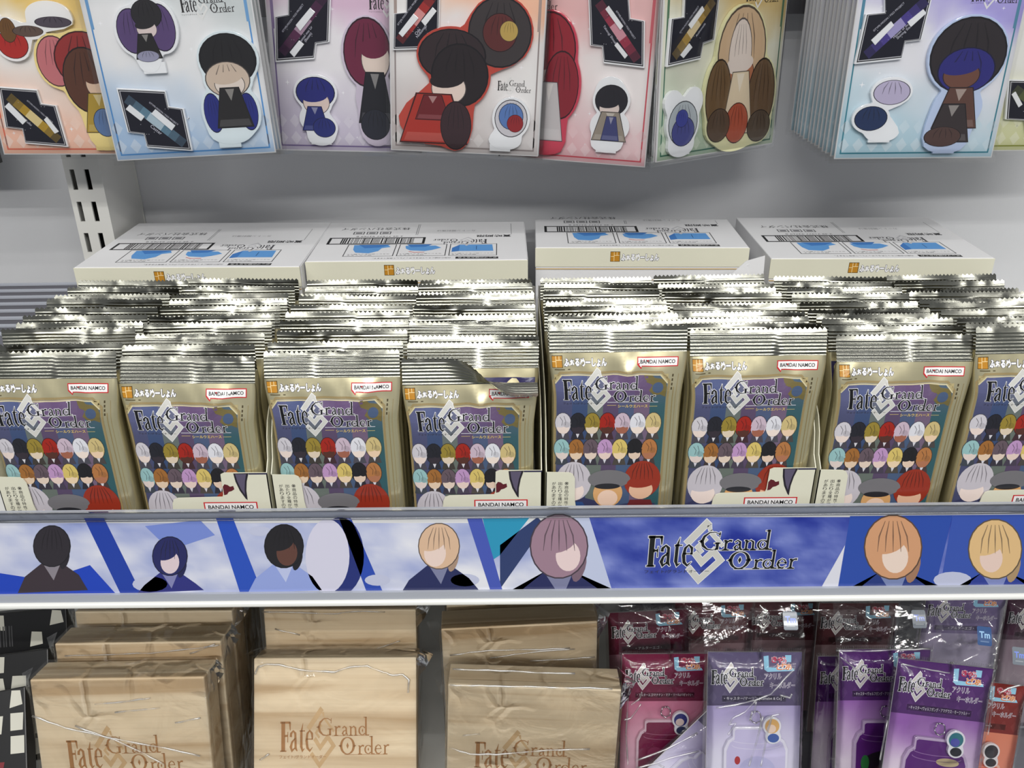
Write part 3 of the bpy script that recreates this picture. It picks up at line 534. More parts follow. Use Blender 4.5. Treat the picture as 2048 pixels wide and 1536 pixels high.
for sd in (3, 8, 21):
    me, ev = pouch_mesh(sd)
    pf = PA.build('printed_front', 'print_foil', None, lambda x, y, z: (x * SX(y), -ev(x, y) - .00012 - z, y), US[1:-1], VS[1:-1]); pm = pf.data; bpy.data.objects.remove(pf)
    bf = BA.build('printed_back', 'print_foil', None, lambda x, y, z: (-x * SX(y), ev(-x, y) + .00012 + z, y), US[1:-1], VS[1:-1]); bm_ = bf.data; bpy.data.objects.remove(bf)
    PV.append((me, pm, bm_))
SV = [seal_mesh(k) for k in range(12)]; SFOLD = seal_mesh(99, 'fold')
NTH = ['', 'first', 'second', 'third', 'fourth', 'fifth', 'sixth', 'seventh', 'eighth', 'ninth']
COLN = ['post-side file', 'far-side file']
for i in range(4):
    for k in range(2):
        for row in range(10):
            rr = random.Random(i * 100 + k * 37 + row); f = min(1, row / 6) ** .7; off = OFF[i][k] * (1 - f) + .0080 * f + (rr.uniform(0, .003) if row else 0)
            off -= .0004 * max(0, row - 4)
            x = X0[i] + .0455 + k * .0872 + (rr.uniform(-.0008, .0008) if row else 0); y = Y0 + .0024 + TH / 2 + row * .01545
            rev = (i, k, row) in ((1, 1, 1), (3, 0, 1), (0, 0, 3), (0, 1, 4), (3, 1, 6))
            lab = ('printed gold wafer pack at front of the %s, %s tray from post' % (COLN[k], ORD[i])) if row == 0 else ('%s foil pack behind the front one, %s of %s tray from slotted post' % (NTH[row], COLN[k], ORD[i]))
            p = root('foil_snack_pack', (x, y, ZS + off), lab, 'snack pack', 'foil wafer packs in the trays')
            p.rotation_euler = ((rr.uniform(-.015, .045) if row < 8 else rr.uniform(.005, .03)) if row else 0, rr.uniform(-.008, .008), rr.uniform(-.014, .014) + (math.pi if rev else 0))
            v = PV[(i + k + row) % 3]; link('pouch', v[0], p)
            sl = link('top_seal', SFOLD if (i, k, row) == (1, 1, 0) else SV[(i * 5 + k * 3 + row * 7) % 12], p)
            if rev: sl.rotation_euler.z = math.pi
            if rev: link('printed_back', v[2], p)
            if row == 0 or (i, k, row) in ((0, 0, 9), (0, 1, 9)): link('printed_front', v[1], p)
# ================================================================== HANGING ACRYLIC PACKS
def star_outline(els, pad, n=64):                  # closed outline round a set of ovals
    cx = sum(e[0] * e[2] * e[3] for e in els) / sum(e[2] * e[3] for e in els); cy = sum(e[1] * e[2] * e[3] for e in els) / sum(e[2] * e[3] for e in els); out = []
    for i in range(n):
        a = math.tau * i / n; d = (math.cos(a), math.sin(a)); best = 0
        for ex, ey, rx, ry in els:
            rx += pad; ry += pad; ox, oy = (cx - ex) / rx, (cy - ey) / ry; dx, dy = d[0] / rx, d[1] / ry
            A_ = dx * dx + dy * dy; B_ = 2 * (ox * dx + oy * dy); C_ = ox * ox + oy * oy - 1; D_ = B_ * B_ - 4 * A_ * C_
            if D_ > 0: best = max(best, (-B_ + math.sqrt(D_)) / (2 * A_))
        out.append(best)
    out = [(out[i - 1] + 2 * out[i] + out[(i + 1) % n]) / 4 for i in range(n)]
    return [(cx + out[i] * math.cos(math.tau * i / n), cy + out[i] * math.sin(math.tau * i / n)) for i in range(n)]
HC = .165
class HangPack:
    def __init__(s, bl, br, y0, y1, label, roll=0, group='hanging acrylic stand packs'):
        s.o = at_y(*bl, y0); b = at_y(*br, y1); s.ex = b - s.o; s.w = s.ex.length; s.M = frame(s.o, s.ex, Vector((0, .02, 1))); s.Mi = s.M.inverted()
        s.r = root('acrylic_stand_pack', label=label, cat='acrylic pack', group=group, M=s.M)
        if roll: s.r.rotation_mode = 'XYZ'
    def loc(s, u, v):
        d = ray(u, v); n = s.M.col[1].to_3d(); t = s.o.dot(n) / d.dot(n); p = s.Mi @ (d * t); return (p.x, p.z)
    def backing(s, top, mid, bot, edge, split=.62):
        w = s.w; MB().box(0, w, 0, .0012, 0, HC).obj('backing_card', 'carton_white', s.r); a = Art()
        def g(x, z):
            n = noise.noise(Vector((x * 60, z * 60, w * 90))) * .25; t = z / .13 + n * .4 + (x / w - .5) * .25
            return mix(mix(bot, mid, max(0, min(1, (t - .05) / .42))), top, max(0, min(1, (t - split) / .16)))
        a.grad(.0008, .0008, w - .0008, HC - .001, g, 1, 14, 40); k = .0035
        a.border(k, k, w - k, HC + .01, .0011, edge, 2)
        for side in (k, w - k - .0022): a.rect(side, .09, side + .0022, HC, mix(edge, top, .2), 3)
        rr = random.Random(int(w * 1e6)); 
        for q in range(16):
            x, z, h = rr.uniform(.01, w - .01), rr.uniform(.008, .12), rr.uniform(.0008, .0024); a.poly([(x - h, z), (x - h * .15, z + h * .15), (x, z + h), (x + h * .15, z + h * .15), (x + h, z), (x + h * .15, z - h * .15), (x, z - h), (x - h * .15, z - h * .15)], (246, 246, 250), 2)
        for q in range(22):
            x, z = (q % 11) * w / 11 + w / 22, .010 + (q // 11) * .013; h = .0052; a.poly([(x - h * .8, z), (x, z + h), (x + h * .8, z), (x, z - h)], mix(mix(bot, mid, .3), (255, 255, 255), .12), 2)
        s.art = a
    def done(s): s.art.build('printed_card', 'print_card', s.r, lambda x, z, h: (x, -.00005 - h, z)); return s
    def wordmark(s, x0, y0, x1, y1, L=4):           # px box: left, baseline-of-emblem, right
        a = s.loc(x0, y1); b = s.loc(x1, y1); logo(s.art, a[0], a[1], b[0] - a[0], L, 'mono', ink=(34, 30, 34), emb=(226, 226, 226), kana=False); s.art.text('フェイト/グランドオーダー', a[0], a[1] + .004, h=.0009, w=(b[0] - a[0]) * .42, col=(60, 56, 60), L=L)
    def piece(s, ovals, body=(238, 240, 244), pad=.0022, tab=None, name='acrylic_figure', thick=.0030):
        els = []
        for (cx, cy, rx, ry, c, *kd) in ovals:
            p = s.loc(cx, cy); k = (s.loc(cx + 10, cy)[0] - p[0]) / 10; els.append((p[0], p[1], rx * k, ry * k * 1.04, c, kd[0] if kd else ''))
        out = star_outline([e[:4] for e in els], pad); zb = min(p[1] for p in out)
        m = mat('acrylic_%d_%d_%d' % body, body, .08, coat=.6, ncol=.02, nscale=40)
        b = MB().prism(out, -thick - .0003, -.0003)
        if tab: p = s.loc(*tab); b.prism([(p[0] - .008, p[1] - .0035), (p[0] + .008, p[1] - .0035), (p[0] + .008, p[1] + .004), (p[0] - .008, p[1] + .004)], -thick - .0002, -.0004)
        o = bevel(b.obj(name, m, s.r), .0005); a = Art(); k = 0
        prev = (60, 50, 50)
        for e in els:
            if e[4] is None: continue
            x, z, rx, rz, c, kd = e; dk = mix(c, (14, 12, 18), .65)
            if kd == 'T':                          # garment: plain flared shape, darker hem and a pale collar
                tp = lambda g: [(x - rx - g, z - rz - g), (x + rx + g, z - rz - g), (x + rx * .50 + g, z + rz + g), (x - rx * .50 - g, z + rz + g)]
                a.poly(tp(rx * .04), dk, k); a.poly(tp(0), c, k + .4); a.poly([(x - rx * .9, z - rz * .95), (x + rx * .9, z - rz * .95), (x + rx * .8, z - rz * .6), (x - rx * .8, z - rz * .6)], mix(c, (255, 255, 255), .16), k + .7); a.poly([(x - rx * .25, z + rz * .95), (x + rx * .25, z + rz * .95), (x, z + rz * .35)], mix(c, (240, 236, 230), .5), k + .7)
            else:
                a.poly(ell(x, z, rx * 1.03, rz * 1.03, 26), dk, k); a.poly(ell(x, z, rx * .98, rz * .98, 26), c, k + .4)
                if kd == 'S': a.poly(ell(x - rx * .1, z + rz * .55, rx * 1.02, rz * .52, 20, .12), prev, k + .7)
                elif max(rx, rz) > .006: strands(a, x, z, rx, rz, c, k + .7, 4)
            prev = c; k += 1.2
        q = a.build('printed_film', 'print_gloss', o, lambda x, z, h: (x, -thick - .00035 - h, z)); return o
    def plate(s, pts, s0, s1, slots, col, lines):
        P = [s.loc(*p) for p in pts]; th = .0026
        o = bevel(MB().prism(P, -th - .0003, -.0003).obj('acrylic_base_plate', 'acrylic_white', s.r), .0004)
        cx = sum(p[0] for p in P) / len(P); cz = sum(p[1] for p in P) / len(P); a = Art()
        ins = lambda k: [(cx + (p[0] - cx) * k, cz + (p[1] - cz) * k) for p in P]
        a.poly(ins(.95), (30, 30, 34), 1); a.poly(ins(.92), (190, 190, 196), 2); a.poly(ins(.895), (18, 18, 34), 3)
        A0, A1 = s.loc(*s0), s.loc(*s1); n = 8
        for i in range(n):
            t0, t1 = .09 + .82 * i / n, .09 + .82 * (i + 1) / n; c = mix((20, 20, 34), col, 1 - abs((t0 + t1) - 1) ** 1.6) if abs(t0 + t1 - 1) > .14 else mix(col, (240, 240, 244), .5)
            a.stroke([(A0[0] + (A1[0] - A0[0]) * t0, A0[1] + (A1[1] - A0[1]) * t0), (A0[0] + (A1[0] - A0[0]) * t1, A0[1] + (A1[1] - A0[1]) * t1)], .0066, c, 4)
        rr = random.Random(len(lines[1]))
        for q in range(9): x, z = cx + rr.uniform(-.013, .013), cz + rr.uniform(-.012, .012); a.poly(ell(x, z, .00022, .00022, 6), (220, 220, 230), 4)
        ang = math.atan2(A1[1] - A0[1], A1[0] - A0[0]); ang = ang if abs(ang) < math.pi / 2 else ang - math.copysign(math.pi, ang); nx, nz = -math.sin(ang), math.cos(ang); c0 = math.cos(ang); s0_ = math.sin(ang)
        for k, (tx, off, wd, sh) in enumerate(lines): a.text(tx, cx + nx * off + c0 * sh, cz + nz * off + s0_ * sh, h=None, w=wd, col=(206, 206, 220), L=6, rot=ang, cx=True)
        a.build('printed_film', 'print_gloss', o, lambda x, z, h: (x, -th - .00035 - h, z))
        for q in slots:
            Q = [s.loc(*p) for p in q]; bevel(MB().prism(Q, -th - .0012, -th - .0004).obj('slot', 'acrylic_white', o), .0002)
    def bag(s, deep=.0058):
        w = s.w; e = .0035; seed = w * 70
        def f(u, v):
            x = -e + (w + 2 * e) * u; z = -e + (HC + e) * v; k = min(1, min(u, 1 - u) * 14, v * 18)
            return (x, .0006 - deep * k ** .6 - .0004 * noise.noise(Vector((x * 45, z * 30, seed))), z)
        b = MB().grid(22, 26, f); b.grid(2, 2, lambda u, v: (w + e - (w + 2 * e) * u, .0016, -e + (HC + e) * v)); s.bagmesh = b.mesh('clear_bag', 'film_flat', True); link('clear_bag', s.bagmesh, s.r); return s
    def behind(s, n, dx, dy, dz, lab):
        for k in range(1, n + 1):
            jit = random.Random(k + int(s.w * 1e5)); M = s.M.copy(); M.translation = s.o + Vector((dx * k + jit.uniform(-.0006, .0006), dy * k, dz * k + jit.uniform(-.0008, .0008)))
            r = root('acrylic_stand_pack', label=lab % NTHW[k], cat='acrylic pack', group='acrylic packs hanging behind the front ones', M=M)
            for c in s.r.children:
                if c.name.split('.')[0] in ('backing_card', 'printed_card', 'clear_bag'): link(c.name.split('.')[0], c.data, r)
NTHW = ['', 'first', 'second', 'third', 'fourth', 'fifth', 'sixth', 'seventh', 'eighth', 'ninth', 'tenth', 'eleventh', 'twelfth', 'thirteenth']
CPY = '©TYPE-MOON / FGO PROJECT'
# -- amber and coral
h = HangPack((8, 309), (318, 309), .668, .672, 'amber and coral acrylic pack hanging above the slotted post, beside the sky blue one')
h.backing((226, 196, 122), (236, 234, 232), (238, 190, 168), (222, 112, 88)); 
h.piece([(115, 122, 36, 46, (196, 118, 124)), (172, 120, 58, 52, (150, 52, 52)), (178, 160, 46, 60, (92, 56, 42)), (196, 168, 20, 24, (226, 196, 172), 'S'), (205, 225, 34, 36, (178, 150, 60), 'T'), (214, 244, 22, 26, (96, 124, 170)), (216, 282, 26, 12, None)], (242, 222, 150), tab=(216, 290))
h.piece([(30, 88, 30, 26, (176, 44, 40)), (20, 60, 16, 22, (110, 76, 40)), (60, 62, 30, 10, (96, 78, 70)), (110, 44, 36, 10, (80, 72, 84)), (100, 30, 40, 20, None)], (240, 240, 242))
h.plate([(0, 172), (77, 178), (86, 206), (116, 210), (140, 293), (54, 286), (48, 258), (14, 254)], (10, 182), (132, 288), [[(14, 212), (22, 204), (58, 240), (50, 248)], [(92, 238), (98, 232), (122, 262), (114, 266)]], (206, 166, 50), [(CPY, .0066, .022, .002), ('Yang Guifei', -.0066, .011, -.002)])
h.done().bag().behind(2, -.001, .0082, .0008, '%s pack hanging behind the amber and coral acrylic pack')
# -- sky blue
h = HangPack((235, 322), (552, 305), .648, .650, 'sky blue acrylic pack with dark-capped figure hanging beside the pale pink one')
h.backing((200, 206, 208), (232, 232, 234), (168, 194, 224), (86, 146, 206), .70); h.wordmark(366, 6, 478, 44)
h.piece([(268, 62, 30, 40, (92, 72, 120)), (325, 55, 28, 42, (92, 72, 120)), (296, 28, 30, 26, (42, 40, 44)), (297, 58, 20, 16, (226, 210, 208), 'S'), (298, 92, 26, 22, (36, 34, 36), 'T'), (300, 112, 22, 10, (150, 150, 176)), (302, 128, 16, 10, None)], tab=(312, 136))
h.piece([(458, 118, 56, 46, (34, 33, 36)), (458, 158, 44, 32, (206, 188, 172)), (462, 168, 30, 22, (228, 216, 208), 'S'), (430, 225, 18, 36, (40, 48, 130)), (500, 222, 18, 34, (40, 48, 130)), (468, 214, 36, 36, (40, 38, 40), 'T'), (464, 262, 40, 18, None)], (224, 236, 242), tab=(462, 284))
h.plate([(235, 175), (333, 180), (340, 212), (370, 216), (388, 301), (297, 294), (290, 268), (258, 264)], (243, 186), (384, 296), [[(255, 217), (263, 208), (293, 232), (286, 241)], [(306, 226), (314, 217), (354, 250), (347, 260)]], (110, 150, 172), [(CPY, .0068, .024, .002), ('Caster', -.0066, .009, .004)])
h.done().bag().behind(2, .0002, .008, .0, '%s pack hanging behind the sky blue acrylic pack')
# -- pale pink and lavender
h = HangPack((555, 300), (845, 306), .702, .706, 'pale pink and lavender acrylic pack partly behind the orange one')
h.backing((214, 186, 208), (232, 230, 234), (196, 188, 208), (128, 112, 158), .66); h.wordmark(738, 2, 840, 36)
h.piece([(735, 105, 46, 62, (112, 40, 68)), (752, 118, 28, 36, (230, 214, 204), 'S'), (752, 195, 34, 46, (34, 34, 42), 'T'), (752, 248, 28, 28, (40, 42, 54)), (756, 276, 24, 10, None)], (206, 196, 214), tab=(764, 280))
h.piece([(632, 184, 38, 28, (38, 42, 122)), (634, 204, 26, 22, (226, 206, 198), 'S'), (632, 236, 26, 22, (36, 44, 116), 'T'), (650, 254, 22, 18, (40, 48, 120)), (644, 272, 24, 12, None)], tab=(644, 279))
h.plate([(577, -30), (664, -30), (660, 84), (634, 88), (630, 118), (552, 124), (550, 33), (577, 28)], (556, 118), (660, -20), [[(593, 50), (622, 15), (632, 24), (602, 62)], [(581, 104), (600, 80), (610, 88), (590, 114)]], (100, 44, 84), [(CPY, .0075, .026, .0), ('Manannan mac Lir', -.0062, .018, -.004), ('(Bazett)', -.0092, .008, -.003)])
h.done().bag()
# -- orange
h = HangPack((782, 300), (1076, 313), .682, .682, 'orange and white acrylic pack with dark red figure hanging between two pink ones')
h.backing((236, 190, 162), (232, 230, 230), (200, 194, 194), (150, 140, 140), .74); h.wordmark(994, 166, 1064, 192)
h.piece([(1000, 65, 62, 62, (62, 56, 58)), (1000, 65, 34, 34, (96, 44, 44)), (1018, 62, 18, 18, (190, 162, 90)), (905, 110, 66, 46, (52, 40, 44)), (920, 150, 56, 56, (40, 32, 36)), (898, 176, 34, 28, (234, 216, 206), 'S'), (868, 236, 66, 44, (176, 54, 44), 'T'), (866, 214, 34, 22, (112, 34, 40), 'T'), (912, 250, 30, 44, (60, 40, 46))], (190, 74, 62))
h.piece([(1022, 236, 32, 34, (206, 204, 210)), (1022, 232, 24, 24, (92, 126, 186)), (1030, 246, 16, 16, (150, 40, 46)), (1010, 278, 28, 14, None)], tab=(1000, 292))
h.plate([(814, -40), (882, -40), (879, 66), (857, 69), (854, 98), (786, 100), (788, 27), (813, 24)], (792, 92), (880, -26), [[(798, 66), (828, 27), (838, 36), (806, 74)], [(843, 42), (866, 14), (874, 22), (851, 52)]], (190, 54, 50), [(CPY, .0072, .024, 0), ('Oda', -.0066, .005, -.006), ('Nobunaga', -.0090, .011, -.004)])
h.done().bag().behind(2, .0006, .0080, -.0004, '%s pack hanging behind the orange acrylic pack')
# -- rose
h = HangPack((1000, 312), (1290, 335), .706, .676, 'rose pink acrylic pack beside the olive green one, thick bundle behind it')
h.backing((226, 184, 184), (236, 230, 230), (222, 178, 184), (206, 84, 98), .66); h.wordmark(1020, 2, 1118, 30)
h.piece([(1100, 100, 52, 66, (150, 38, 52)), (1092, 140, 30, 34, (226, 196, 188), 'S'), (1124, 170, 34, 60, (140, 36, 50)), (1098, 222, 30, 52, (200, 196, 198), 'T'), (1090, 286, 40, 16, None)], (204, 70, 92))
h.piece([(1222, 180, 24, 20, None), (1224, 200, 32, 28, (36, 34, 42)), (1220, 216, 20, 16, (228, 212, 206), 'S'), (1220, 252, 34, 26, (150, 140, 128), 'T'), (1222, 256, 18, 22, (66, 70, 120), 'T'), (1214, 286, 28, 12, None)], tab=(1213, 295))
h.plate([(1177, -20), (1258, -20), (1262, 36), (1291, 41), (1290, 136), (1208, 126), (1205, 94), (1181, 91)], (1190, -8), (1284, 132), [[(1212, 18), (1219, 11), (1248, 52), (1242, 60)], [(1230, 90), (1236, 84), (1257, 110), (1251, 117)]], (176, 56, 80), [(CPY, .0068, .024, .001), ('Takasugi Shinsaku', -.0066, .017, 0)])
h.done().bag().behind(4, .0018, .0078, .001, '%s pack hanging behind the rose pink acrylic pack')
# -- olive gold
h = HangPack((1312, 325), (1545, 287), .660, .728, 'gold and green acrylic pack turned aside, with white-haired figure')
h.backing((206, 182, 128), (222, 222, 206), (168, 188, 166), (52, 104, 84), .70); h.wordmark(1490, -8, 1558, 20)
h.piece([(1478, 105, 46, 58, (206, 178, 146)), (1474, 110, 22, 46, (226, 214, 206)), (1474, 148, 26, 24, (176, 112, 82), 'S'), (1430, 190, 24, 46, (112, 88, 62)), (1515, 190, 26, 46, (106, 84, 64)), (1470, 206, 30, 40, (222, 206, 180), 'T'), (1466, 245, 22, 26, (170, 84, 62)), (1430, 250, 22, 22, (92, 74, 60)), (1510, 250, 22, 20, (88, 74, 62)), (1462, 278, 34, 12, None)], (226, 224, 180), tab=(1456, 284))
h.piece([(1342, 206, 14, 14, None), (1382, 202, 14, 16, None), (1360, 246, 28, 30, (176, 184, 190)), (1360, 262, 22, 20, (70, 74, 140)), (1358, 236, 12, 12, (60, 66, 150)), (1356, 290, 22, 12, None)], tab=(1358, 300))
h.plate([(1364, -20), (1436, -20), (1424, 80), (1402, 88), (1396, 118), (1328, 134), (1336, 37), (1362, 33)], (1334, 126), (1430, -12), [[(1370, 50), (1398, 12), (1402, 20), (1375, 58)], [(1354, 110), (1372, 86), (1378, 94), (1360, 116)]], (196, 158, 70), [(CPY, .0068, .024, .001), ('Andromeda', -.0066, .012, .004)])
h.done().bag().behind(2, .0, .0104, .0, '%s pack hanging behind the gold and green acrylic pack')
# -- violet
h = HangPack((1668, 318), (1983, 315), .652, .654, 'violet and teal acrylic pack with dark hooded figure, front of a long bundle')
h.backing((168, 160, 218), (228, 228, 234), (176, 206, 220), (62, 132, 150), .70); h.wordmark(1938, -8, 2036, 20)
h.piece([(1932, 110, 74, 66, (46, 40, 44)), (1928, 140, 56, 40, (46, 44, 124)), (1918, 150, 36, 24, (112, 74, 62), 'S'), (1910, 215, 44, 36, (96, 66, 58), 'T'), (1896, 245, 42, 34, (56, 48, 50), 'T'), (1880, 272, 36, 18, (82, 60, 56)), (1886, 288, 40, 10, None)], (190, 206, 236), tab=(1884, 296))
h.piece([(1780, 184, 36, 22, (186, 178, 206)), (1738, 236, 32, 22, (34, 52, 92)), (1760, 262, 30, 14, None)], tab=(1755, 274))
h.plate([(1765, -20), (1865, -20), (1840, 80), (1808, 84), (1800, 118), (1706, 128), (1728, 28), (1766, 24)], (1716, 122), (1862, -12), [[(1738, 80), (1778, 42), (1784, 50), (1746, 90)], [(1810, 44), (1842, 18), (1848, 26), (1817, 54)]], (84, 70, 160), [(CPY, .0070, .026, .001), ('Hassan of the', -.0064, .013, .002), ('Shining Star', -.0092, .012, .003)])
h.done().bag().behind(12, -.0004, .0080, .0004, '%s pack behind the violet and teal one in the long hanging bundle')
# -- lime
h = HangPack((1900, 303), (2200, 300), .700, .702, 'lime and grey acrylic pack half hidden behind the violet one')
h.backing((206, 206, 190), (230, 230, 226), (206, 208, 160), (150, 156, 70), .70)
h.plate([(2012, 158), (2096, 160), (2100, 190), (2130, 194), (2140, 270), (2050, 268), (2046, 240), (2006, 238)], (2014, 168), (2136, 262), [[(2018, 188), (2026, 182), (2040, 208), (2032, 214)], [(2070, 214), (2078, 206), (2108, 236), (2102, 244)]], (120, 130, 70), [(CPY, .0068, .024, .001), ('Archer', -.0066, .008, .004)])
h.done().bag()
# ================================================================== LOWER SHELF
ZL = -.620
low = root('lower_shelf', (0, 0, 0), 'white lower shelf carrying the wooden boxes and keychain packs', 'shelf')
MB().box(-.95, .95, .33, YW - .001, ZL - .022, ZL).obj('deck', 'shelf_white', low)
bevel(MB().box(-.95, .95, .322, .330, ZL - .05, ZL).obj('front_edge', 'shelf_white', low), .0015)
def wrap_box(w_, t_, h_, seed, ears=True):          # crinkled clear wrapper that stands a hair off the box, with gathered corner ears
    b = MB(); g = .0009
    def n3(x, y, z): 
        q = Vector((x * 40, y * 40, z * 30 + seed * 7)); return .0007 * noise.ridged_multi_fractal(q, .9, 2.1, 3, 1.0, 2.0) * .6
    b.grid(28, 30, lambda u, v: (lambda x, z: (x, -g - n3(x, 0, z), z))(-g + (w_ + 2 * g) * u, h_ * v))
    b.grid(28, 6, lambda u, v: (lambda x, y: (x, y, h_ + g + n3(x, y, 1)))(-g + (w_ + 2 * g) * u, -g + (t_ + 2 * g) * v))
    for sx in (-g, w_ + g): b.grid(6, 26, lambda u, v: (sx + (1 if sx > 0 else -1) * n3(2 + sx, t_ * u, h_ * v), -g + (t_ + 2 * g) * u, h_ * v))
    if ears:
        for sx, d in ((0, -1), (w_, 1)):
            e = .012; b.add([(sx, -.001, h_ + .001), (sx, t_ + .001, h_ + .001), (sx + d * e, t_ * .45, h_ - .001), (sx + d * e * .55, t_ * .2, h_ - .010), (sx, -.001, h_ - .016), (sx + d * .004, t_ * .5, h_ + .003)],
                          [(0, 5, 2), (5, 1, 2), (0, 2, 3), (0, 3, 4)])
    return b
def wood_box(tl, tr, y, y2, lean, label, seed, mark=True):
    a, b = at_y(*tl, y), at_y(*tr, y2); ex = (b - a).normalized(); wd = .125; le = math.radians(lean); ez = Vector((0, math.sin(le), math.cos(le))); ez = (ez - ex * ez.dot(ex)).normalized()
    t = .0255; hh = (min(a.z, b.z) - ZL - .0008 - t * math.sin(le)) / ez.z; o = a - ez * hh; mid = (b - a) * .5; o = o + mid - ex * wd / 2
    r = root('wooden_gift_box', label=label, cat='wooden box', group='wrapped pale wooden boxes', M=frame(o, ex, ez))
    bevel(MB().box(0, wd, .0075, t, 0, hh).obj('box_base', 'paulownia', r), .0008); bevel(MB().box(0, wd, 0, .0072, 0, hh).obj('box_lid', 'paulownia', r), .0010)
    if mark:
        q = Art(); br = (168, 124, 80); logo(q, .0195, hh - .085, .088, 1, 'mono', ink=br, emb=(202, 174, 134), vs=1.33)
        q.build('burnt_wordmark', 'print_paper', r, lambda x, z, h: (x, -.00004 - h, z))
    wrap_box(wd, t, hh, seed).obj('clear_wrapper', 'film_wrap', r, True); return r
WB1 = wood_box((60, 1360), (407, 1354), .465, .465, 15, 'wrapped pale wooden box with crinkled film, front of the row under the first tray', 1)
WB4 = wood_box((109, 1288), (441, 1283), .500, .500, 13, 'wrapped pale wooden box standing second in the row under the first tray', 2)
wood_box((149, 1224), (464, 1222), .540, .540, 12, 'wrapped pale wooden box standing third in the row under the first tray', 3, False)
WB2 = wood_box((506, 1317), (834, 1315), .505, .505, 27, 'wrapped pale wooden box leaning far back with clear burnt wordmark', 4)
WB5 = wood_box((520, 1220), (838, 1220), .556, .556, 12, 'wrapped pale wooden box behind the far-leaning one under the second tray', 5, False)
WB3 = wood_box((896, 1369), (1243, 1380), .463, .461, 9, 'wrapped pale wooden box with faint burnt wordmark beside the keychain packs', 6)
WB6 = wood_box((880, 1259), (1197, 1243), .530, .536, 6, 'wrapped pale wooden box standing second in the row beside the keychain packs', 7, False)
wood_box((884, 1206), (1196, 1196), .572, .576, 5, 'wrapped pale wooden box standing third in the row beside the keychain packs', 8, False)
for k in range(3):                                 # the rows go on into the shade; only their sides show between the columns
    wood_box((182 + 22 * k, 1190 - 24 * k), (480 + 8 * k, 1188 - 24 * k), .578 + .038 * k, .578 + .038 * k, 10, 'shaded wooden box standing %s in the row under the first tray' % NTHW[k + 4], 20 + k, False)
    wood_box((536 + 12 * k, 1190 - 24 * k), (836 + 2 * k, 1190 - 24 * k), .594 + .036 * k, .594 + .036 * k, 8, 'shaded wooden box standing %s in the row under the second tray' % NTHW[k + 3], 30 + k, False)
    wood_box((890 + 4 * k, 1176 - 22 * k), (1190 - 10 * k, 1170 - 22 * k), .612 + .036 * k, .614 + .036 * k, 5, 'shaded wooden box standing %s in the row beside the keychain packs' % NTHW[k + 4], 40 + k, False)
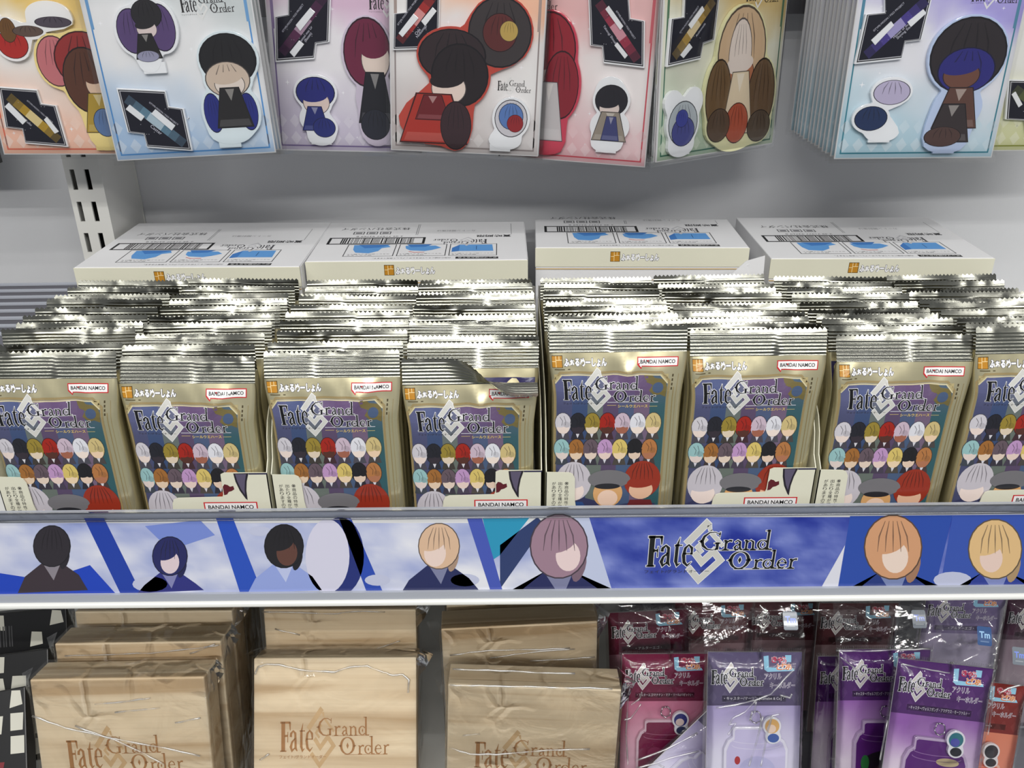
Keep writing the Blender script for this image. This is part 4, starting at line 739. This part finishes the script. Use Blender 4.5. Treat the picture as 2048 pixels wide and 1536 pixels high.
# ---------------------------------------------------------------- keychain packs
rz = root('display_riser', (0, 0, 0), 'dark grey riser block under the keychain packs on the lower shelf', 'riser'); bevel(MB().box(.118, .60, .36, .74, ZL + .0002, ZL + .005).obj('riser_block', 'sheet_grey', rz), .002)
KW = .066
def key_pack(tl, tr, y, y2, lean, label, head, body0, body1, jar, blobs, sub, fig=True, seed=1, header=.033, sticker=True, dark=False, KH=.145):
    a, b = at_y(*tl, y), at_y(*tr, y2); ex = (b - a).normalized(); le = math.radians(lean); ez = Vector((0, math.sin(le), math.cos(le))); ez = (ez - ex * ez.dot(ex)).normalized()
    c = (a + b) / 2 - ex * KW / 2; o = c - ez * KH; r = root('keychain_pack', label=label, cat='keychain pack', group='bagged acrylic keychains', M=frame(o, ex, ez))
    MB().box(0, KW, 0, .0009, 0, KH).obj('backing_card', 'carton_white', r); q = Art(); hz = KH - .0385
    q.grad(0, 0, KW, hz, lambda x, z: mix(body1, body0, max(0, min(1, (z - hz + .040) / .040 + .35 * noise.noise(Vector((x * 50, z * 40, seed)))))), 1, 12, 16)
    q.rect(0, hz, KW, KH, head, 1)
    for k in range(24):
        x, z = (k % 8) * KW / 8 + KW / 16, hz + .006 + (k // 8) * .012; q.poly([(x - .0028, z), (x, z + .0045), (x + .0028, z), (x, z - .0045)], mix(head, (255, 255, 255), .06), 2)
    logo(q, .0024, KH - .0290, .0385, 3, 'full', kana=False, vs=1.33, grow=18, bold=4, emb=(208, 204, 198)); q.text('フェイト/グランドオーダー', .0032, KH - .0215, h=.0008, w=.0140, col=(226, 226, 230), L=6)
    # series sticker lettering
    q.poly([(KW - .0270, KH - .0030), (KW - .0235, KH - .0025), (KW - .0230, KH - .0110), (KW - .0060, KH - .0115), (KW - .0048, KH - .0135), (KW - .0240, KH - .0142), (KW - .0262, KH - .0125)], (150, 206, 232), 3); q.rect(KW - .0118, KH - .0072, KW - .0075, KH - .0022, (150, 206, 232), 3)
    for t, x, z, cc in (('き', -.0215, -.0078, (200, 50, 80)), ('ゃ', -.0175, -.0082, (200, 50, 80)), ('ら', -.0148, -.0080, (200, 70, 100)), ('と', -.0178, -.0130, (226, 120, 50)), ('り', -.0142, -.0128, (226, 130, 50)), ('あ', -.0110, -.0132, (230, 140, 60))):
        q.text(t, KW + x, KH + z, h=.0048, w=.0042, col=(244, 244, 246), L=4, bold=.07); q.text(t, KW + x + .0001, KH + z + .0001, h=.0046, w=.0040, col=cc, L=5, bold=.02)
    for t, x, z, wd in (('アクリル', -.0262, -.0198, .0125), ('キーホルダー', -.0222, -.0262, .0180)): q.text(t, KW + x, KH + z, h=.0048, w=wd, col=(236, 232, 240), L=4, bold=.05); q.text(t, KW + x, KH + z + .0003, h=.0043, w=wd, col=mix(head, (90, 60, 110), .5), L=5, bold=.0)
    q.rect(.0105, hz + .0028, KW - .0105, hz + .0072, mix(head, (0, 0, 0), .25), 2); q.text('・' + sub + '・', KW / 2, hz + .0037, h=.0027, w=min(.042, .0026 * len(sub) + .006), col=(226, 224, 230), L=4, cx=True)
    q.build('printed_card', 'print_card', r, lambda x, z, h: (x, -.00004 - h, z))
    if fig:
        jx = KW * .52; jt = hz - .014; out = [(jx - .021, .004), (jx + .021, .004), (jx + .0225, .008), (jx + .0225, jt - .016), (jx + .020, jt - .010), (jx + .0165, jt - .0075), (jx + .0165, jt - .001), (jx + .0150, jt), (jx - .0150, jt), (jx - .0165, jt - .001), (jx - .0165, jt - .0075), (jx - .020, jt - .010), (jx - .0225, jt - .016), (jx - .0225, .008)]
        jo = bevel(MB().prism(out, -.0033, -.0004).obj('acrylic_jar_charm', mat('acrylic_%d_%d_%d' % jar[0], jar[0], .08, coat=.6, ncol=.02, nscale=40), r), .0004)
        p = Art(); ins = [(jx + (x - jx) * .92, .004 + (z - .004) * .97 + .001) for x, z in out]; p.poly(ins, jar[1], 1); k = 2
        for z in (jt - .009, jt - .013): p.stroke(arc(jx, z, .017, .003, 180, 360, .0004, .0004)[0], .0005, mix(jar[1], (255, 255, 255), .35), 2)
        for bx, bz, rx, rz_, cc in blobs: p.poly(ell(jx + bx * m_, (jt - .018) + bz * m_, rx * m_, rz_ * m_, 24), cc, k); k += 1
        p.build('printed_film', 'print_gloss', jo, lambda x, z, h: (x, -.0034 - h, z))
        ch = star_outline([(jx + .010, jt + .002, .0050, .0052), (jx + .011, jt - .006, .0042, .0036)], .0014, 36); co = bevel(MB().prism(ch, -.0062, -.0036).obj('acrylic_small_charm', 'acrylic_white', r), .0003)
        p = Art(); p.poly(ell(jx + .010, jt + .002, .0050, .0052), jar[2], 1); p.poly(ell(jx + .0095, jt + .0002, .0032, .0030), jar[3], 2); p.poly(ell(jx + .011, jt - .0065, .0040, .0032), jar[4], 1); p.build('printed_film', 'print_gloss', co, lambda x, z, h: (x, -.0063 - h, z))
        ring = [(jx - .001 + .0036 * math.cos(t * math.tau / 20), -.0042 + .0008 * math.sin(t * 2), jt + .0075 + .0042 * math.sin(t * math.tau / 20)) for t in range(21)]; MB().tube(ring, .0005, 6).obj('split_ring', 'steel', r, True)
    # bag: swollen front film, header with punched hole, crimped band
    e = .0024
    def f(u, v):
        x = -e + (KW + 2 * e) * u; z = -.003 + (KH + .004) * v; k = min(1, min(u, 1 - u) * 8, v * 12, (1 - v) * 16); d = Vector((x * 34, z * 22, seed * 3.7))
        return (x, .0004 - .0075 * max(0, k) ** .7 - .0022 * noise.ridged_multi_fractal(d, 1.0, 2.0, 3, 1.0, 2.0) * max(0, k) * .55, z)
    MB().grid(34, 50, f).grid(2, 2, lambda u, v: (KW + e - (KW + 2 * e) * u, .0016, -.003 + (KH + .004) * v)).obj('clear_bag', 'film_bag', r, True)
    z0 = KH + .0012; rect = [Vector((-e, z0, 0)), Vector((KW + e, z0, 0)), Vector((KW + e, z0 + header, 0)), Vector((-e, z0 + header, 0))]; hole = [Vector((KW * .48 + .0034 * math.cos(-k * math.tau / 24), z0 + header * .52 + .0034 * math.sin(-k * math.tau / 24), 0)) for k in range(24)]
    tr_ = tessellate_polygon([rect, hole]); pts = rect + hole; hd = MB().add([(p.x, .0004 + .010 * ((p.y - z0) / header) ** 2, p.y) for p in pts], tr_).obj('bag_header', 'film_bag', r)
    MB().grid(90, 2, lambda u, v: (-e + (KW + 2 * e) * u, .0002 - .0004 * (1 if int(round(u * 90)) % 2 else -1) - .0005, z0 - .0012 + .0030 * v)).obj('crimped_band', 'film_bag', r)
    if sticker:
        sx, sz = KW - .0125, z0 + header * .42; q = Art(); dk = (44, 78, 128) if dark else (120, 128, 138); yy = lambda z: .0003 + .010 * ((z - z0) / header) ** 2
        q.poly([(sx, sz + .0008), (sx + .0008, sz), (sx + .0092, sz), (sx + .01, sz + .0008), (sx + .01, sz + .0112), (sx + .0092, sz + .012), (sx + .0008, sz + .012), (sx, sz + .0112)], dk, 0)
        q.text('Tm', sx + .0014, sz + .0048, h=.0042, w=.0074, col=(128, 150, 236) if not dark else (150, 190, 226), L=3, bold=.03); q.rect(sx + .002, sz + .0022, sx + .008, sz + .0030, mix(dk, (255, 255, 255), .25), 3)
        q.build('hologram_sticker', 'print_gloss', hd, lambda x, z, h: (x, yy(z) - .0005 - h, z), ys=[sz + .003 * k for k in range(1, 4)])
    return r
m_ = .001
def folds(r, lines, yoff, rad=.0007, m='film_fold'):   # rolled creases of the film, given as pixel paths on the thing's front face
    M = Matrix.Translation((0, 0, -Z0)) @ r.matrix_world; Mi = M.inverted(); n = M.col[1].to_3d(); o = M.translation + n * yoff
    for ln in lines:
        pts = []
        for u, v in ln: d = ray(u, v); pts.append(Mi @ (d * (o.dot(n) / d.dot(n))))
        sm = []
        for i in range(len(pts) - 1):
            for t in range(4): sm.append(pts[i].lerp(pts[i + 1], t / 4) + Vector((0, .0004 * noise.noise(pts[i] * 300 + Vector((t, 0, 0))), .0006 * noise.noise(pts[i] * 200 + Vector((0, t * 1.7, 0))))))
        sm.append(pts[-1]); MB().tube(sm, rad, 6).obj('film_fold', m, r, True)
LAV = ((88, 78, 112), (176, 164, 208), (226, 224, 238)); PUR = ((78, 30, 104), (150, 96, 176), (226, 214, 228)); MAG = ((112, 22, 60), (206, 120, 152), (222, 178, 196)); ORG = ((126, 32, 26), (226, 138, 108), (226, 150, 128))
JL = ((232, 230, 242), (206, 200, 230), (222, 178, 110), (236, 214, 196), (70, 100, 170)); BL = [(-13, -6, 2, 3, (178, 52, 52)), (1, -14, 13, 11, (190, 188, 222)), (0, -20, 8, 7, (232, 222, 230)), (-12, -20, 5, 8, (176, 176, 216)), (13, -20, 5, 8, (176, 176, 216))]
JP = ((196, 176, 206), (92, 34, 120), (50, 120, 130), (80, 84, 170), (30, 34, 40)); BP = [(8, 2, 8, 3, (196, 180, 140)), (0, -16, 17, 11, (40, 30, 44)), (0, -24, 11, 8, (66, 40, 50)), (-14, -14, 3, 6, (50, 130, 66)), (14, -14, 3, 6, (50, 130, 66))]
JM = ((222, 196, 208), (124, 30, 72), (38, 44, 124), (226, 206, 198), (52, 60, 96)); BM = [(-8, -10, 6, 6, (150, 60, 100)), (4, -16, 10, 10, (40, 40, 70))]
JO = ((236, 196, 180), (222, 116, 92), (50, 50, 56), (60, 60, 66), (50, 50, 56)); BO = [(2, -16, 13, 9, (180, 182, 186)), (-12, 0, 5, 6, (56, 56, 60))]
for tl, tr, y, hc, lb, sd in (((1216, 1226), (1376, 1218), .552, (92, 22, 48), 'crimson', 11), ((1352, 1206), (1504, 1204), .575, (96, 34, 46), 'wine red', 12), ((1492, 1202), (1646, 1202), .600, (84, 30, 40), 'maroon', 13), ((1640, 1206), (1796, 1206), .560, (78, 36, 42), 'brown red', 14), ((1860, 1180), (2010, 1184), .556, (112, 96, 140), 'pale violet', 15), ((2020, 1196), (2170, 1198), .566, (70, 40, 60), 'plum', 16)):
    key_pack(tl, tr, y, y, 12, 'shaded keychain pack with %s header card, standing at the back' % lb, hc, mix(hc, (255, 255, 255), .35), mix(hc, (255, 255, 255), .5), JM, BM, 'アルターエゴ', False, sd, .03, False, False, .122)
KP5 = key_pack((1240, 1308), (1424, 1307), .492, .492, 16, 'keychain pack with magenta header and pink card beside a wooden box', *MAG, JM, BM, 'アルターエゴ/マナナン・マク・リール(バゼット)', seed=2, sticker=False)
key_pack((1628, 1313), (1812, 1312), .512, .512, 16, 'deep purple keychain pack standing behind the lighter purple pair', *PUR, JP, BP, 'キャスター', seed=3, sticker=False)
KP4 = key_pack((1458, 1356), (1598, 1496), .478, .462, 20, 'lavender keychain pack tipped over diagonally beneath the upright lavender one', *LAV, JL, BL, 'キャスター/マーリン', seed=4, sticker=False, KH=.094)
KP6 = key_pack((1866, 1352), (2066, 1374), .478, .474, 20, 'keychain pack with dark red header and salmon card, grey oval charm', *ORG, JO, BO, 'アヴェンジャー', seed=5, sticker=True)
KP3 = key_pack((1674, 1299), (1866, 1298), .474, .474, 20, 'purple keychain pack standing between the lavender one and the tilted purple one', *PUR, JP, BP, 'キャスター/ヴォルフガング・アマデウス・モーツァルト', seed=6)
KP1 = key_pack((1416, 1304), (1604, 1304), .458, .458, 22, 'upright lavender keychain pack with slate header, yellow-haired small charm', *LAV, JL, BL, 'キャスター/マーリン [Camelot & Co]', seed=7)
KP2 = key_pack((1795, 1316), (1989, 1338), .450, .446, 22, 'tilted purple keychain pack with dark blue hologram sticker', *PUR, JP, BP, 'キャスター/ヴォルフガング・アマデウス・モーツァルト', seed=8, dark=True)
bpy.context.view_layer.update()
folds(WB1, [[(64, 1432), (130, 1455), (230, 1478), (330, 1496), (400, 1512)], [(150, 1452), (230, 1480), (290, 1508), (330, 1530)], [(190, 1408), (260, 1402), (300, 1396)], [(230, 1424), (320, 1416)], [(350, 1446), (400, 1436)]], -.0016)
folds(WB2, [[(510, 1348), (516, 1334), (534, 1328), (565, 1330), (600, 1340), (640, 1343), (670, 1344), (700, 1334), (735, 1332), (760, 1342), (785, 1350), (806, 1349), (818, 1360), (816, 1385)], [(520, 1520), (538, 1508)]], -.0016, .0009)
folds(WB3, [[(898, 1370), (960, 1371), (1020, 1373), (1090, 1374), (1130, 1376), (1180, 1376), (1225, 1378)], [(905, 1338), (1000, 1341), (1100, 1346), (1150, 1347)], [(898, 1496), (940, 1508), (1010, 1508), (1100, 1500), (1180, 1498)], [(925, 1472), (960, 1468)]], -.0016, .0007)
folds(WB4, [[(130, 1312), (200, 1310), (300, 1306), (400, 1296), (438, 1290)], [(380, 1308), (430, 1288)]], -.0016, .0006)
folds(WB5, [[(524, 1224), (590, 1225), (670, 1228), (700, 1223), (770, 1224)], [(735, 1303), (770, 1292), (800, 1282)], [(550, 1258), (600, 1270)]], -.0016, .0006)
folds(WB6, [[(900, 1310), (980, 1300), (1080, 1299), (1140, 1296)], [(980, 1316), (1080, 1302), (1150, 1298)], [(1060, 1322), (1140, 1318), (1190, 1314)]], -.0016, .0006)
folds(KP1, [[(1432, 1416), (1470, 1410), (1512, 1400), (1542, 1388), (1566, 1362), (1590, 1336)], [(1512, 1400), (1490, 1424), (1466, 1436), (1458, 1450), (1472, 1446), (1456, 1470)], [(1512, 1402), (1508, 1430), (1500, 1440), (1504, 1422)], [(1526, 1432), (1514, 1480), (1498, 1532)], [(1560, 1428), (1544, 1432), (1536, 1460), (1522, 1532)], [(1560, 1390), (1580, 1396), (1584, 1388)]], -.0110, .0008)
folds(KP2, [[(1802, 1328), (1850, 1338), (1900, 1346)], [(1986, 1372), (1984, 1420), (1976, 1470)], [(1760, 1520), (1775, 1440)]], -.0110, .0006)
folds(KP3, [[(1672, 1302), (1740, 1302), (1800, 1300), (1860, 1298)], [(1680, 1314), (1712, 1338), (1740, 1360)]], -.0110, .0008)
folds(KP4, [[(1270, 1522), (1330, 1500), (1395, 1466)], [(1300, 1530), (1340, 1516), (1398, 1502)], [(1274, 1536), (1310, 1526), (1328, 1534)]], -.0110, .0008)
folds(KP5, [[(1262, 1410), (1270, 1404), (1280, 1396), (1284, 1384)], [(1248, 1440), (1262, 1436), (1282, 1408)], [(1258, 1336), (1256, 1400), (1252, 1470), (1256, 1530)]], -.0110, .0007)
folds(KP6, [[(1998, 1388), (2016, 1376), (2044, 1370)]], -.0110, .0008)
# ================================================================== NEIGHBOURING BAY, beyond the post
for k in range(8):
    y = .578 + .0155 * k; z = -.2365
    o = root('grey_acrylic_sheet', (-.5, y, ZS + .001), '%s upright dark grey acrylic sheet, counting from the aisle, past the slotted post' % NTHW[k + 1], 'sheet', 'grey sheets in the next bay'); o.rotation_euler = (.06, 0, .02)
    bevel(MB().box(-.16, .152, 0, .003, 0, z - ZS).obj('sheet_panel', 'sheet_grey', o), .0006); MB().box(-.16, .152, -.0004, .0034, z - ZS, z - ZS + .0012).obj('polished_edge', 'rail_grey', o)
nb = root('hanging_black_pack', (-.74, .735, -.146), 'black backed pack hanging in the next bay beyond the slotted post', 'hanging pack'); bevel(MB().box(0, .315, 0, .004, 0, .165).obj('backing_card', 'black_plastic', nb), .0005); MB().grid(20, 12, lambda u, v: (-.003 + .321 * u, -.004 - .001 * noise.noise(Vector((u * 20, v * 9, 2))), -.004 + .170 * v)).obj('clear_bag', 'film_flat', nb, True)
def black_pack(tl, tr, y, y2, lean, label, seed):
    a, b = at_y(*tl, y), at_y(*tr, y2); ex = (b - a).normalized(); le = math.radians(lean); ez = Vector((0, math.sin(le), math.cos(le))); ez = (ez - ex * ez.dot(ex)).normalized(); H = (min(a.z, b.z) - ZL) / ez.z - .042; o = a - ez * H; wd = (b - a).length
    r = root('black_patterned_pack', label=label, cat='pack', group='black and white packs in the next bay', M=frame(o, ex, ez)); bevel(MB().box(0, wd, 0, .014, 0, H).obj('pack_body', 'black_plastic', r), .001)
    q = Art(); rr = random.Random(seed); n = 6
    for i in range(n):
        for j in range(7):
            if rr.random() < .3 or H - (j + .5) * .017 < .009: continue
            cx, cz = (i + .5) * wd / n, H - (j + .5) * .017; s = wd / n * .40; k = [rr.uniform(.6, 1.1) for _ in range(4)]; q.poly([(cx - s * k[0], cz - .006), (cx + s * k[1], cz - .007 * k[2]), (cx + s * k[2], cz + .006), (cx - s * k[3] * .6, cz + .007)], (206, 204, 192) if rr.random() < .92 else (120, 30, 40), 1)
    x = .01
    while x < wd * .55: q.rect(x, H - .030, x + .0011, H - .012, (70, 70, 72), 2); x += rr.choice((.0022, .0032))
    q.build('printed_front', 'print_card', r, lambda x, z, h: (x, -.00006 - h, z))
black_pack((-110, 1236), (132, 1214), .600, .600, 30, 'black and white patterned pack at the back of the next bay', 3)
black_pack((-150, 1330), (96, 1296), .545, .552, 38, 'black and white patterned pack standing mid-row in the next bay', 7)
black_pack((-200, 1420), (50, 1372), .500, .512, 42, 'black and white patterned pack at the aisle side of the next bay', 9)
